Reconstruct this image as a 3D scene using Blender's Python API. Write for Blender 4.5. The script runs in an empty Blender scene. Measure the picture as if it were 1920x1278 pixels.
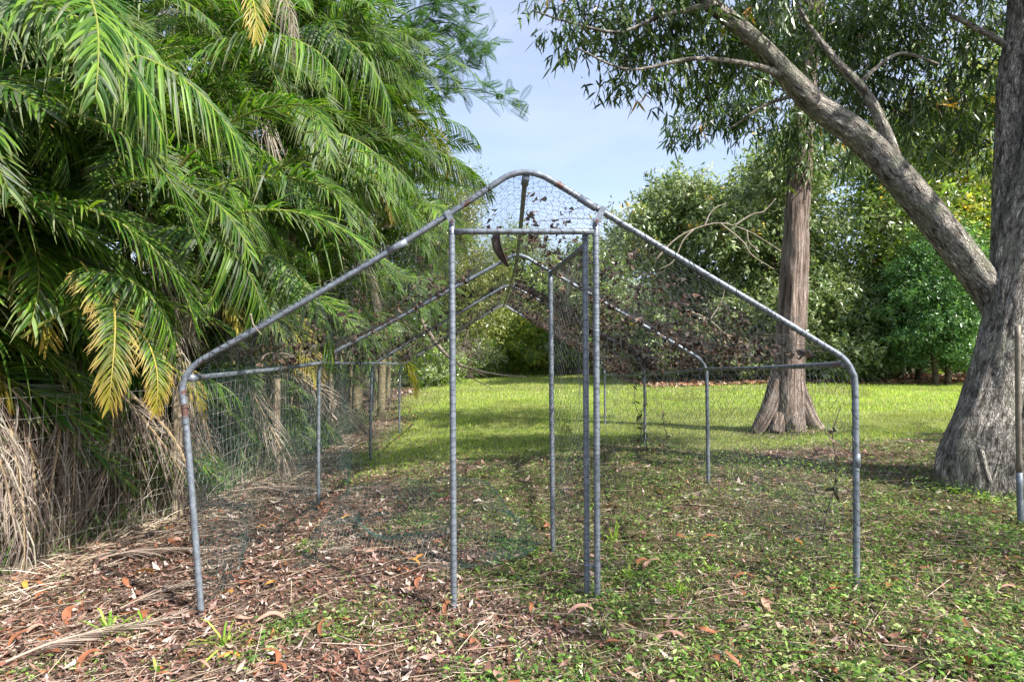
import bpy, math, random
import numpy as np
from mathutils import Vector

random.seed(7)
rng = np.random.default_rng(7)
S = bpy.context.scene
COL = S.collection

# ------------------------------------------------------------------ camera, sky, sun, exposure
F = 1144.0                      # focal length in photo pixels (1920 wide)
CAMH = 1.4
HOR = 680.0
cam = bpy.data.cameras.new('camera')
cam.sensor_width = 36.0
cam.lens = F / 1920 * 36
cam.shift_y = (HOR - 639) / 1920
cam.clip_start = 0.05
cam.clip_end = 1500
camo = bpy.data.objects.new('camera', cam)
COL.objects.link(camo)
camo.location = (0, 0, CAMH)
camo.rotation_euler = (math.radians(90), 0, 0)
S.camera = camo

SUN_EL = math.radians(44)
SUN_AZ = (0.80, -0.60)          # horizontal direction towards the sun
world = bpy.data.worlds.new('World')
S.world = world
world.use_nodes = True
nt = world.node_tree
nt.nodes.clear()
sky = nt.nodes.new('ShaderNodeTexSky')
sky.sky_type = 'NISHITA'
sky.sun_disc = False
sky.sun_elevation = SUN_EL
sky.sun_rotation = math.atan2(SUN_AZ[0], SUN_AZ[1])
sky.air_density = 1.0
sky.dust_density = 1.6
sky.ozone_density = 1.5
bg = nt.nodes.new('ShaderNodeBackground')
bg.inputs['Strength'].default_value = 0.135
wo = nt.nodes.new('ShaderNodeOutputWorld')
tcw = nt.nodes.new('ShaderNodeTexCoord')
mpw = nt.nodes.new('ShaderNodeMapping')
mpw.inputs['Scale'].default_value = (1.0, 1.0, 3.2)
mpw.inputs['Location'].default_value = (0.35, 0.2, 0.1)
nzw = nt.nodes.new('ShaderNodeTexNoise')
nzw.inputs['Scale'].default_value = 2.6
nzw.inputs['Detail'].default_value = 7
nzw.inputs['Roughness'].default_value = 0.55
rpw = nt.nodes.new('ShaderNodeValToRGB')
rpw.color_ramp.elements[0].position = 0.3
rpw.color_ramp.elements[0].color = (0.16, 0.16, 0.16, 1)
rpw.color_ramp.elements[1].position = 0.85
rpw.color_ramp.elements[1].color = (0.5, 0.5, 0.5, 1)
mxw = nt.nodes.new('ShaderNodeMix')
mxw.data_type = 'RGBA'
mxw.inputs[7].default_value = (4.3, 4.35, 5.5, 1)      # thin bright cloud, on the physical sky's own scale
nt.links.new(tcw.outputs['Generated'], mpw.inputs['Vector'])
nt.links.new(mpw.outputs['Vector'], nzw.inputs['Vector'])
nt.links.new(nzw.outputs['Fac'], rpw.inputs['Fac'])
nt.links.new(rpw.outputs['Color'], mxw.inputs[0])
nt.links.new(sky.outputs['Color'], mxw.inputs[6])
nt.links.new(mxw.outputs[2], bg.inputs['Color'])
nt.links.new(bg.outputs['Background'], wo.inputs['Surface'])

sl = bpy.data.lights.new('sun', 'SUN')
sl.energy = 5.0
sl.angle = math.radians(0.6)
sl.color = (1.0, 0.94, 0.85)
so = bpy.data.objects.new('sun', sl)
COL.objects.link(so)
ce = math.cos(SUN_EL)
hn = math.hypot(*SUN_AZ)
sdir = Vector((SUN_AZ[0] / hn * ce, SUN_AZ[1] / hn * ce, math.sin(SUN_EL)))
so.rotation_euler = sdir.to_track_quat('Z', 'Y').to_euler()
so.location = sdir * 60

S.view_settings.view_transform = 'Standard'
S.view_settings.look = 'None'
S.view_settings.exposure = 1.08
S.view_settings.gamma = 1.0
S.view_settings.use_curve_mapping = False
S.cycles.max_bounces = 8
S.cycles.transparent_max_bounces = 4

# ------------------------------------------------------------------ numeric helpers
def P(px, py, d):
    """point on the photo's line of sight at distance d along the camera axis"""
    return np.array([(px - 960) / F * d, d, CAMH + (HOR - py) / F * d])

_tab = np.random.default_rng(3).random((256, 256))
def vnoise(x, y):
    x = np.asarray(x, float); y = np.asarray(y, float)
    xi = np.floor(x).astype(int); yi = np.floor(y).astype(int)
    fx = x - xi; fy = y - yi
    fx = fx * fx * (3 - 2 * fx); fy = fy * fy * (3 - 2 * fy)
    a = _tab[xi % 256, yi % 256]; b = _tab[(xi + 1) % 256, yi % 256]
    c = _tab[xi % 256, (yi + 1) % 256]; d = _tab[(xi + 1) % 256, (yi + 1) % 256]
    return (a * (1 - fx) + b * fx) * (1 - fy) + (c * (1 - fx) + d * fx) * fy
def fbm(x, y, o=4):
    s = 0; a = .5
    for i in range(o):
        s = s + a * vnoise(x * 2 ** i + 17.3 * i, y * 2 ** i + 5.1 * i); a *= .5
    return s / (1 - .5 ** o)
def sstep(a, b, x):
    t = np.clip((np.asarray(x, float) - a) / (b - a), 0, 1)
    return t * t * (3 - 2 * t)

def ground(x, y):
    x = np.asarray(x, float); y = np.asarray(y, float)
    f = np.interp(y, [-200, 0, 3.56, 6, 8.5, 11, 25, 45, 80, 500], [-.4, -.06, 0, .11, .16, .2, .5, 1.0, 1.4, 3])
    z = f + .04 * np.clip(x, -5, 9)
    near = 1 - sstep(9, 14, y)
    z = z + (fbm(x * 1.1, y * 1.1) - .5) * .10 * near
    return z + (fbm(x * 0.3 + 9, y * .3) - .5) * .10
def lawnline(y):
    return -2.3 - (y - 9) * .10
def lawn(x, y):
    n = fbm(x * .55 + 3, y * .8, 4)
    ring = 1 - .95 * np.exp(-(((x - 4.35) / .85) ** 4 + ((y - 9.4) / .55) ** 4))
    return ring * sstep(7.3, 9.4, y + (n - .5) * 4.6) * sstep(-.3, .5, x - lawnline(y) + (n - .5) * 1.6) * (1 - sstep(19.5, 21.5, y - 26 * sstep(6, 1.5, x) + (n - .5)))
def weedy(x, y):
    n = fbm(x * 1.3 + 40, y * 1.5 + 7, 3)
    base = sstep(-2.2, 1.5, x + (y - 4) * .25) * .78
    base = base + .12 * sstep(-.5, .8, x) + .45 * np.exp(-(((x - .75) / .7) ** 2 + ((y - 4.0) / .5) ** 2)) + .35 * np.exp(-(((x + .6) / .7) ** 2 + ((y - 5.2) / .8) ** 2))
    base = base - .42 * sstep(1.6, 3.2, x) * sstep(5.2, 6.1, y) * (1 - sstep(7.6, 8.2, y))
    base = base + .2 * sstep(-1.0, .2, x) * sstep(2.9, 2.45, y)
    n2 = fbm(x * 3.3 + 8, y * 4.1 + 2, 3)
    return np.clip(sstep(.25, .92, base * 1.3 + (n - .5) * 1.35 + (n2 - .5) * .8), 0, 1)

def norm(v):
    return v / np.maximum(np.linalg.norm(v, axis=-1, keepdims=True), 1e-9)
def rand_dirs(n, g=None):
    g = g or rng
    return norm(g.normal(size=(n, 3)))
def perp(D, g=None):
    return norm(np.cross(D, rand_dirs(len(D), g)))

class Acc:
    """collects vertices, quads and triangles with one colour per vertex"""
    def __init__(s):
        s.v = []; s.q = []; s.t = []; s.c = []; s.b = []; s.n = 0
    def add(s, V, Q=None, T=None, C=(1, 1, 1), B=None):
        V = np.asarray(V, float).reshape(-1, 3)
        C = np.asarray(C, float)
        if C.ndim == 1:
            C = np.tile(C, (len(V), 1))
        s.v.append(V); s.c.append(C)
        s.b.append(V if B is None else B)
        if Q is not None and len(Q): s.q.append(np.asarray(Q).reshape(-1, 4) + s.n)
        if T is not None and len(T): s.t.append(np.asarray(T).reshape(-1, 3) + s.n)
        s.n += len(V)
    def mesh(s, name, mat, smooth=False):
        me = bpy.data.meshes.new(name)
        V = np.concatenate(s.v); C = np.concatenate(s.c); B = np.concatenate(s.b)
        Q = np.concatenate(s.q) if s.q else np.zeros((0, 4), int)
        T = np.concatenate(s.t) if s.t else np.zeros((0, 3), int)
        loops = np.concatenate([Q.ravel(), T.ravel()]).astype(np.int32)
        tot = np.concatenate([np.full(len(Q), 4), np.full(len(T), 3)]).astype(np.int32)
        st = np.concatenate([[0], np.cumsum(tot)[:-1]]).astype(np.int32)
        me.vertices.add(len(V)); me.vertices.foreach_set('co', V.astype(np.float32).ravel())
        me.loops.add(len(loops)); me.loops.foreach_set('vertex_index', loops)
        me.polygons.add(len(tot)); me.polygons.foreach_set('loop_start', st); me.polygons.foreach_set('loop_total', tot)
        me.polygons.foreach_set('use_smooth', np.full(len(tot), smooth))
        ca = me.color_attributes.new('Col', 'FLOAT_COLOR', 'POINT')
        ca.data.foreach_set('color', np.concatenate([C, np.ones((len(C), 1))], 1).astype(np.float32).ravel())
        ba = me.attributes.new('Bark', 'FLOAT_VECTOR', 'POINT')
        ba.data.foreach_set('vector', B.astype(np.float32).ravel())
        me.update(calc_edges=True)
        me.validate()
        me.materials.append(mat)
        return me
    def build(s, name, mat, parent=None, smooth=False, kind=None):
        o = bpy.data.objects.new(name, s.mesh(name, mat, smooth))
        COL.objects.link(o)
        if parent: o.parent = parent
        if kind: o['kind'] = kind
        return o

def empty(name, loc, label, cat, group=None):
    o = bpy.data.objects.new(name, None)
    o.empty_display_size = .2
    COL.objects.link(o)
    o.location = loc
    tag(o, label, cat, group)
    return o
def tag(o, label, cat, group=None):
    o['label'] = label; o['category'] = cat
    if group: o['group'] = group

def spline(pts, n):
    """Catmull-Rom through pts (k,m) -> (n,m)"""
    pts = np.asarray(pts, float)
    p = np.concatenate([[2 * pts[0] - pts[1]], pts, [2 * pts[-1] - pts[-2]]])
    t = np.linspace(0, len(pts) - 1 - 1e-6, n)
    i = t.astype(int); f = (t - i)[:, None]
    a, b, c, d = p[i], p[i + 1], p[i + 2], p[i + 3]
    return .5 * ((2 * b) + (-a + c) * f + (2 * a - 5 * b + 4 * c - d) * f ** 2 + (-a + 3 * b - 3 * c + d) * f ** 3)

def tube(acc, pts, rad, sides=8, n=None, col=(1, 1, 1), rough=0, flute=0, cap=True, seed=0, lin=False):
    pts = np.asarray(pts, float)
    rad = np.full(len(pts), rad, float) if np.isscalar(rad) else np.asarray(rad, float)
    pr = np.concatenate([pts, rad[:, None]], 1)
    if n is None: n = max(2, (len(pts) - 1) * 5 + 1)
    if len(pts) > 2 and not lin: pr = spline(pr, n)
    elif not lin:
        t = np.linspace(0, 1, n)[:, None]; pr = pr[0] * (1 - t) + pr[-1] * t
    c = pr[:, :3]; r = np.maximum(pr[:, 3], 1e-4); n = len(c)
    T = norm(np.gradient(c, axis=0))
    up = np.array([0, 0, 1.]) if abs(T[0][2]) < .9 else np.array([0, 1., 0])
    u = np.zeros((n, 3)); u[0] = norm(np.cross(T[0], up))
    for i in range(1, n):
        w = u[i - 1] - T[i] * np.dot(u[i - 1], T[i]); u[i] = w / np.linalg.norm(w)
    w = np.cross(T, u)
    th = np.linspace(0, 2 * np.pi, sides, endpoint=False)
    L = np.concatenate([[0], np.cumsum(np.linalg.norm(np.diff(c, axis=0), axis=1))])
    R = r[:, None] * np.ones((1, sides))
    if rough:
        R = R * (1 + rough * (fbm(np.cos(th)[None, :] * 1.6 + seed + 30 + L[:, None] * 1.3, np.sin(th)[None, :] * 1.6 + L[:, None] * 1.7 + 31, 4) - .5) * 2)
    if flute:
        R = R * (1 + flute * np.sin(th[None, :] * 3 + seed + L[:, None] * .8))
    V = c[:, None] + R[..., None] * (np.cos(th)[None, :, None] * u[:, None] + np.sin(th)[None, :, None] * w[:, None])
    B = np.stack([np.cos(th)[None, :] * r[:, None] + seed, np.sin(th)[None, :] * r[:, None], np.broadcast_to(L[:, None], (n, sides))], -1)
    i = np.arange(n - 1)[:, None] * sides; j = np.arange(sides)[None, :]; k = (j + 1) % sides
    Q = np.stack([i + j, i + k, i + sides + k, i + sides + j], -1).reshape(-1, 4)
    V = V.reshape(-1, 3); B = B.reshape(-1, 3); Tt = None
    if cap:
        V = np.concatenate([V, [c[0], c[-1]]]); B = np.concatenate([B, [[seed, 0, 0], [seed, 0, L[-1]]]])
        a = n * sides; jj = np.arange(sides); kk = (jj + 1) % sides
        Tt = np.concatenate([np.stack([kk, jj, np.full(sides, a)], -1), np.stack([(n - 1) * sides + jj, (n - 1) * sides + kk, np.full(sides, a + 1)], -1)])
    acc.add(V, Q, Tt, col, B)

def segs(acc, A, Bp, r, col=(1, 1, 1), sides=3):
    """many straight thin rods"""
    D = norm(Bp - A)
    up = np.where(np.abs(D[:, 2:3]) < .9, np.array([[0, 0, 1.]]), np.array([[1., 0, 0]]))
    u = norm(np.cross(D, up)); w = np.cross(D, u)
    V = []
    for k in range(sides):
        a = 2 * math.pi * k / sides
        o = (u * math.cos(a) + w * math.sin(a)) * r
        V += [A + o, Bp + o]
    V = np.stack(V, 1)
    n = len(A); base = (np.arange(n) * sides * 2)[:, None, None]
    q = np.array([[2 * k, 2 * ((k + 1) % sides), 2 * ((k + 1) % sides) + 1, 2 * k + 1] for k in range(sides)])
    C = np.asarray(col, float)
    if C.ndim == 2: C = np.repeat(C, sides * 2, 0)
    acc.add(V.reshape(-1, 3), (base + q[None]).reshape(-1, 4), None, C)

def ribbons(acc, Pt, D, Sd, L, W, prof, bend=0., col=None, tipcol=None, tipfrom=.6, fold=0., G=(0, 0, -1), curl=0.):
    """leaves / blades: prof = [(s, w)...]; bend = sag; fold = V-fold along the midrib"""
    n = len(Pt); L = np.broadcast_to(L, (n,)).astype(float); W = np.broadcast_to(W, (n,)).astype(float)
    bend = np.broadcast_to(bend, (n,)).astype(float)
    N = np.cross(D, Sd)
    G = np.asarray(G, float)
    m = 3 if fold else 2
    rows = []; cols = []
    col = np.asarray(col, float)
    if col.ndim == 1: col = np.tile(col, (n, 1))
    for s, w in prof:
        c = Pt + D * (L * s * (1 - .25 * bend * s))[:, None] + G * (L * s * s * bend)[:, None] + N * (curl * L * math.sin(s * math.pi))[:, None]
        hw = (W * w * .5)[:, None]
        if m == 2: rows += [c - Sd * hw, c + Sd * hw]
        else: rows += [c - Sd * hw + N * hw * fold, c, c + Sd * hw + N * hw * fold]
        cc = col
        if tipcol is not None:
            k = float(sstep(tipfrom, 1, s)); cc = col * (1 - k) + np.asarray(tipcol, float) * k
        cols += [cc] * m
    V = np.stack(rows, 1); C = np.stack(cols, 1); k = len(prof)
    q = []
    for i in range(k - 1):
        for j in range(m - 1):
            q.append([i * m + j, i * m + j + 1, (i + 1) * m + j + 1, (i + 1) * m + j])
    Q = (np.arange(n) * k * m)[:, None, None] + np.array(q)[None]
    acc.add(V.reshape(-1, 3), Q.reshape(-1, 4), None, C.reshape(-1, 3))

def diamonds(acc, Pt, D, Sd, L, W, col, foldz=.15):
    n = len(Pt); L = np.broadcast_to(L, (n,))[:, None]; W = np.broadcast_to(W, (n,))[:, None]
    N = np.cross(D, Sd)
    m = Pt + D * L * .45
    V = np.stack([Pt, m + Sd * W * .5 + N * W * foldz, Pt + D * L, m - Sd * W * .5 + N * W * foldz], 1)
    i = (np.arange(n) * 4)[:, None]
    T = np.concatenate([i + [0, 1, 2], i + [0, 2, 3]], 1).reshape(-1, 3)
    acc.add(V.reshape(-1, 3), None, T, np.repeat(np.asarray(col, float), 4, 0) if np.ndim(col) == 2 else col)

def pick(cols, n, var=.25, w=None, g=None):
    g = g or rng
    cols = np.asarray(cols, float)
    c = cols[g.choice(len(cols), n, p=None if w is None else np.array(w) / sum(w))]
    return np.clip(c * (1 + (g.random((n, 1)) - .5) * 2 * var) * (1 + (g.random((n, 3)) - .5) * .12), 0, 1)

# ------------------------------------------------------------------ materials
def newmat(name):
    m = bpy.data.materials.new(name); m.use_nodes = True
    t = m.node_tree; t.nodes.clear()
    out = t.nodes.new('ShaderNodeOutputMaterial')
    return m, t, out
def attr(t, name):
    a = t.nodes.new('ShaderNodeAttribute'); a.attribute_name = name
    return a
def leafmat(name, rough=.45, trans=.35, objvar=.0, spec=.5, tr_gain=1.5):
    m, t, out = newmat(name)
    a = attr(t, 'Col')
    col = a.outputs['Color']
    if objvar:
        oi = t.nodes.new('ShaderNodeObjectInfo')
        mr = t.nodes.new('ShaderNodeMapRange')
        mr.inputs[3].default_value = 1 - objvar; mr.inputs[4].default_value = 1 + objvar
        hs = t.nodes.new('ShaderNodeHueSaturation')
        t.links.new(oi.outputs['Random'], mr.inputs[0])
        t.links.new(mr.outputs[0], hs.inputs['Value'])
        t.links.new(col, hs.inputs['Color'])
        col = hs.outputs['Color']
    p = t.nodes.new('ShaderNodeBsdfPrincipled')
    p.inputs['Roughness'].default_value = rough
    p.inputs['Specular IOR Level'].default_value = spec
    t.links.new(col, p.inputs['Base Color'])
    tb = t.nodes.new('ShaderNodeBsdfTranslucent')
    vm = t.nodes.new('ShaderNodeVectorMath'); vm.operation = 'MULTIPLY'
    vm.inputs[1].default_value = (tr_gain * 1.05, tr_gain * 1.1, tr_gain * .5)
    t.links.new(col, vm.inputs[0]); t.links.new(vm.outputs[0], tb.inputs['Color'])
    mx = t.nodes.new('ShaderNodeMixShader'); mx.inputs[0].default_value = trans
    t.links.new(p.outputs[0], mx.inputs[1]); t.links.new(tb.outputs[0], mx.inputs[2])
    t.links.new(mx.outputs[0], out.inputs['Surface'])
    return m
M_PALM = leafmat('palm_leaf', .46, .34, .3, .38, 1.9)
M_DRYPALM = leafmat('dry_palm_leaf', .6, .22, .2, .3, 1.1)
M_LEAF = leafmat('tree_leaf', .3, .32, 0, .75, 1.8)
M_CANOPY = leafmat('gum_leaf', .34, .22, 0, .6, 1.5)
M_GRASS = leafmat('grass_blade', .5, .4, 0, .3, 1.6)
M_LITTER = leafmat('fallen_leaf', .55, .12, 0, .35, 1.0)

def barkmat(name, light, dark, zs=.35, sc=22, bump=.02, lichen=None, groove=.5):
    m, t, out = newmat(name)
    a = attr(t, 'Bark')
    mp = t.nodes.new('ShaderNodeMapping'); mp.inputs['Scale'].default_value = (1, 1, zs)
    t.links.new(a.outputs['Vector'], mp.inputs['Vector'])
    n1 = t.nodes.new('ShaderNodeTexNoise'); n1.inputs['Scale'].default_value = sc; n1.inputs['Detail'].default_value = 6; n1.inputs['Roughness'].default_value = .65
    n1.inputs['Distortion'].default_value = .6
    vo = t.nodes.new('ShaderNodeTexVoronoi'); vo.feature = 'DISTANCE_TO_EDGE'; vo.inputs['Scale'].default_value = sc * 1.7
    nd = t.nodes.new('ShaderNodeTexNoise'); nd.inputs['Scale'].default_value = sc * .6; nd.inputs['Detail'].default_value = 3
    va = t.nodes.new('ShaderNodeVectorMath'); va.operation = 'MULTIPLY_ADD'
    va.inputs[1].default_value = (.13, .13, .13)
    t.links.new(mp.outputs[0], nd.inputs['Vector']); t.links.new(nd.outputs['Color'], va.inputs[0]); t.links.new(mp.outputs[0], va.inputs[2])
    t.links.new(mp.outputs[0], n1.inputs['Vector']); t.links.new(va.outputs[0], vo.inputs['Vector'])
    cr = t.nodes.new('ShaderNodeValToRGB')
    cr.color_ramp.elements[0].position = 0.0; cr.color_ramp.elements[0].color = (0, 0, 0, 1)
    cr.color_ramp.elements[1].position = .16; cr.color_ramp.elements[1].color = (1, 1, 1, 1)
    t.links.new(vo.outputs['Distance'], cr.inputs[0])
    mu = t.nodes.new('ShaderNodeMath'); mu.operation = 'MULTIPLY_ADD'; mu.inputs[1].default_value = groove; mu.inputs[2].default_value = (1 - groove) * .6
    t.links.new(cr.outputs[0], mu.inputs[0])
    ad = t.nodes.new('ShaderNodeMath'); ad.operation = 'MULTIPLY'
    r2 = t.nodes.new('ShaderNodeMapRange'); r2.inputs[1].default_value = .38; r2.inputs[2].default_value = .62; r2.inputs[3].default_value = .0; r2.inputs[4].default_value = 1.5
    t.links.new(n1.outputs['Fac'], r2.inputs[0])
    t.links.new(mu.outputs[0], ad.inputs[0]); t.links.new(r2.outputs[0], ad.inputs[1])
    mx = t.nodes.new('ShaderNodeMix'); mx.data_type = 'RGBA'
    mx.inputs[6].default_value = (*dark, 1); mx.inputs[7].default_value = (*light, 1)
    t.links.new(ad.outputs[0], mx.inputs[0])
    col = mx.outputs[2]
    if lichen:
        n3 = t.nodes.new('ShaderNodeTexNoise'); n3.inputs['Scale'].default_value = 5; n3.inputs['Detail'].default_value = 5
        t.links.new(a.outputs['Vector'], n3.inputs['Vector'])
        c3 = t.nodes.new('ShaderNodeValToRGB'); c3.color_ramp.elements[0].position = .5; c3.color_ramp.elements[1].position = .66
        t.links.new(n3.outputs['Fac'], c3.inputs[0])
        m3 = t.nodes.new('ShaderNodeMix'); m3.data_type = 'RGBA'; m3.inputs[7].default_value = (*lichen, 1)
        mm = t.nodes.new('ShaderNodeMath'); mm.operation = 'MULTIPLY'; mm.inputs[1].default_value = .55
        t.links.new(c3.outputs[0], mm.inputs[0]); t.links.new(mm.outputs[0], m3.inputs[0]); t.links.new(col, m3.inputs[6])
        col = m3.outputs[2]
    p = t.nodes.new('ShaderNodeBsdfPrincipled'); p.inputs['Roughness'].default_value = .85; p.inputs['Specular IOR Level'].default_value = .2
    t.links.new(col, p.inputs['Base Color'])
    b = t.nodes.new('ShaderNodeBump'); b.inputs['Distance'].default_value = bump; b.inputs['Strength'].default_value = 1
    t.links.new(ad.outputs[0], b.inputs['Height']); t.links.new(b.outputs[0], p.inputs['Normal'])
    t.links.new(p.outputs[0], out.inputs['Surface'])
    return m
M_BARK = barkmat('grey_brown_bark', (.74, .69, .61), (.05, .042, .034), .3, 25, .05, (.36, .38, .27), .6)
M_BARK2 = barkmat('stringy_bark', (.6, .47, .4), (.06, .04, .03), .05, 24, .04, (.42, .37, .33), .4)
M_BARKDARK = barkmat('dark_bark', (.2, .16, .12), (.05, .04, .03), .4, 14, .02)
M_TWIG = barkmat('pale_twig', (.38, .33, .28), (.16, .13, .1), .3, 40, .002)
M_STEM = barkmat('palm_stem', (.32, .28, .17), (.12, .1, .06), 4, 9, .004)

def pipemat():
    m, t, out = newmat('galvanised_pipe')
    tc = t.nodes.new('ShaderNodeTexCoord')
    n = t.nodes.new('ShaderNodeTexNoise'); n.inputs['Scale'].default_value = 30; n.inputs['Detail'].default_value = 6; n.inputs['Roughness'].default_value = .7
    t.links.new(tc.outputs['Object'], n.inputs['Vector'])
    mx = t.nodes.new('ShaderNodeMix'); mx.data_type = 'RGBA'
    mx.inputs[6].default_value = (.11, .13, .155, 1); mx.inputs[7].default_value = (.24, .275, .32, 1)
    mr = t.nodes.new('ShaderNodeMapRange'); mr.inputs[1].default_value = .35; mr.inputs[2].default_value = .65
    t.links.new(n.outputs['Fac'], mr.inputs[0]); t.links.new(mr.outputs[0], mx.inputs[0])
    n2 = t.nodes.new('ShaderNodeTexNoise'); n2.inputs['Scale'].default_value = 6; n2.inputs['Detail'].default_value = 5
    t.links.new(tc.outputs['Object'], n2.inputs['Vector'])
    r = t.nodes.new('ShaderNodeValToRGB'); r.color_ramp.elements[0].position = .70; r.color_ramp.elements[1].position = .78
    t.links.new(n2.outputs['Fac'], r.inputs[0])
    # rust also where the vertex colour marks it (joints, feet)
    a = attr(t, 'Col')
    sp = t.nodes.new('ShaderNodeSeparateColor'); t.links.new(a.outputs['Color'], sp.inputs[0])
    mxx = t.nodes.new('ShaderNodeMath'); mxx.operation = 'SUBTRACT'; mxx.inputs[0].default_value = 1
    t.links.new(sp.outputs[1], mxx.inputs[1])
    mg = t.nodes.new('ShaderNodeMath'); mg.operation = 'MAXIMUM'
    t.links.new(r.outputs[0], mg.inputs[0]); t.links.new(mxx.outputs[0], mg.inputs[1])
    m2 = t.nodes.new('ShaderNodeMix'); m2.data_type = 'RGBA'; m2.inputs[7].default_value = (.11, .045, .03, 1)
    t.links.new(mg.outputs[0], m2.inputs[0]); t.links.new(mx.outputs[2], m2.inputs[6])
    p = t.nodes.new('ShaderNodeBsdfPrincipled'); p.inputs['Metallic'].default_value = .35; p.inputs['Roughness'].default_value = .48
    t.links.new(m2.outputs[2], p.inputs['Base Color'])
    b = t.nodes.new('ShaderNodeBump'); b.inputs['Distance'].default_value = .001; t.links.new(n.outputs['Fac'], b.inputs['Height']); t.links.new(b.outputs[0], p.inputs['Normal'])
    t.links.new(p.outputs[0], out.inputs['Surface'])
    return m
M_PIPE = pipemat()
def plain(name, col, rough=.5, metal=0., noise=.25, sc=20):
    m, t, out = newmat(name)
    tc = t.nodes.new('ShaderNodeTexCoord')
    n = t.nodes.new('ShaderNodeTexNoise'); n.inputs['Scale'].default_value = sc; n.inputs['Detail'].default_value = 5
    t.links.new(tc.outputs['Object'], n.inputs['Vector'])
    mr = t.nodes.new('ShaderNodeMapRange'); mr.inputs[1].default_value = .3; mr.inputs[2].default_value = .7; mr.inputs[3].default_value = 1 - noise; mr.inputs[4].default_value = 1 + noise
    t.links.new(n.outputs['Fac'], mr.inputs[0])
    vm = t.nodes.new('ShaderNodeVectorMath'); vm.operation = 'SCALE'; vm.inputs[0].default_value = col
    t.links.new(mr.outputs[0], vm.inputs['Scale'])
    p = t.nodes.new('ShaderNodeBsdfPrincipled'); p.inputs['Roughness'].default_value = rough; p.inputs['Metallic'].default_value = metal
    t.links.new(vm.outputs[0], p.inputs['Base Color'])
    t.links.new(p.outputs[0], out.inputs['Surface'])
    return m
M_WIRE = plain('netting_wire', (.06, .065, .065), .5, .3, .6, 8)
M_GREENNET = plain('green_plastic_net', (.02, .065, .06), .5)
M_FENCEWIRE = plain('fence_wire', (.42, .41, .38), .45, .5)
M_TIMBER = plain('weathered_timber', (.3, .24, .17), .8, 0, .4)
M_BARKSTRIP = plain('dry_bark_strip', (.06, .045, .04), .7, 0, .4)

# ------------------------------------------------------------------ ground
def make_ground():
    xs = np.concatenate([-np.geomspace(6, 500, 60)[::-1], np.arange(-5.9, 9, .09), np.geomspace(9.1, 500, 60)])
    ys = np.concatenate([-np.geomspace(1.5, 100, 14)[::-1], np.arange(-1, 12, .09), np.geomspace(12.1, 900, 150)])
    X, Y = np.meshgrid(xs, ys)
    Z = ground(X, Y)
    V = np.stack([X, Y, Z], -1).reshape(-1, 3)
    nx, ny = len(xs), len(ys)
    i = np.arange(ny - 1)[:, None] * nx; j = np.arange(nx - 1)[None]
    Q = np.stack([i + j, i + j + 1, i + nx + j + 1, i + nx + j], -1).reshape(-1, 4)
    lw = lawn(X, Y)[..., None]; wd = weedy(X, Y)[..., None] * (1 - lw)
    n = fbm(X * 2.2, Y * 2.2)[..., None]
    litter = np.array([.08, .055, .042]) * (1 - n) + np.array([.17, .12, .09]) * n
    grs = np.array([.14, .18, .05]) * (1 - n) + np.array([.26, .28, .1]) * n
    C = litter * (1 - lw) + grs * lw
    C = C * (1 - .5 * wd) + np.array([.06, .08, .02]) * .5 * wd
    a = Acc(); a.add(V, Q, None, C.reshape(-1, 3))
    m, t, out = newmat('ground_soil')
    at = attr(t, 'Col')
    tc = t.nodes.new('ShaderNodeTexCoord')
    n1 = t.nodes.new('ShaderNodeTexNoise'); n1.inputs['Scale'].default_value = 38; n1.inputs['Detail'].default_value = 6; n1.inputs['Roughness'].default_value = .75
    t.links.new(tc.outputs['Object'], n1.inputs['Vector'])
    mr = t.nodes.new('ShaderNodeMapRange'); mr.inputs[1].default_value = .3; mr.inputs[2].default_value = .7; mr.inputs[3].default_value = .3; mr.inputs[4].default_value = 1.7
    t.links.new(n1.outputs['Fac'], mr.inputs[0])
    vm = t.nodes.new('ShaderNodeVectorMath'); vm.operation = 'SCALE'
    t.links.new(at.outputs['Color'], vm.inputs[0]); t.links.new(mr.outputs[0], vm.inputs['Scale'])
    p = t.nodes.new('ShaderNodeBsdfPrincipled'); p.inputs['Roughness'].default_value = .95; p.inputs['Specular IOR Level'].default_value = .1
    t.links.new(vm.outputs[0], p.inputs['Base Color'])
    b = t.nodes.new('ShaderNodeBump'); b.inputs['Distance'].default_value = .02
    t.links.new(n1.outputs['Fac'], b.inputs['Height']); t.links.new(b.outputs[0], p.inputs['Normal'])
    t.links.new(p.outputs[0], out.inputs['Surface'])
    o = a.build('ground', m, smooth=True, kind='structure')
    return o
make_ground()

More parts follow.
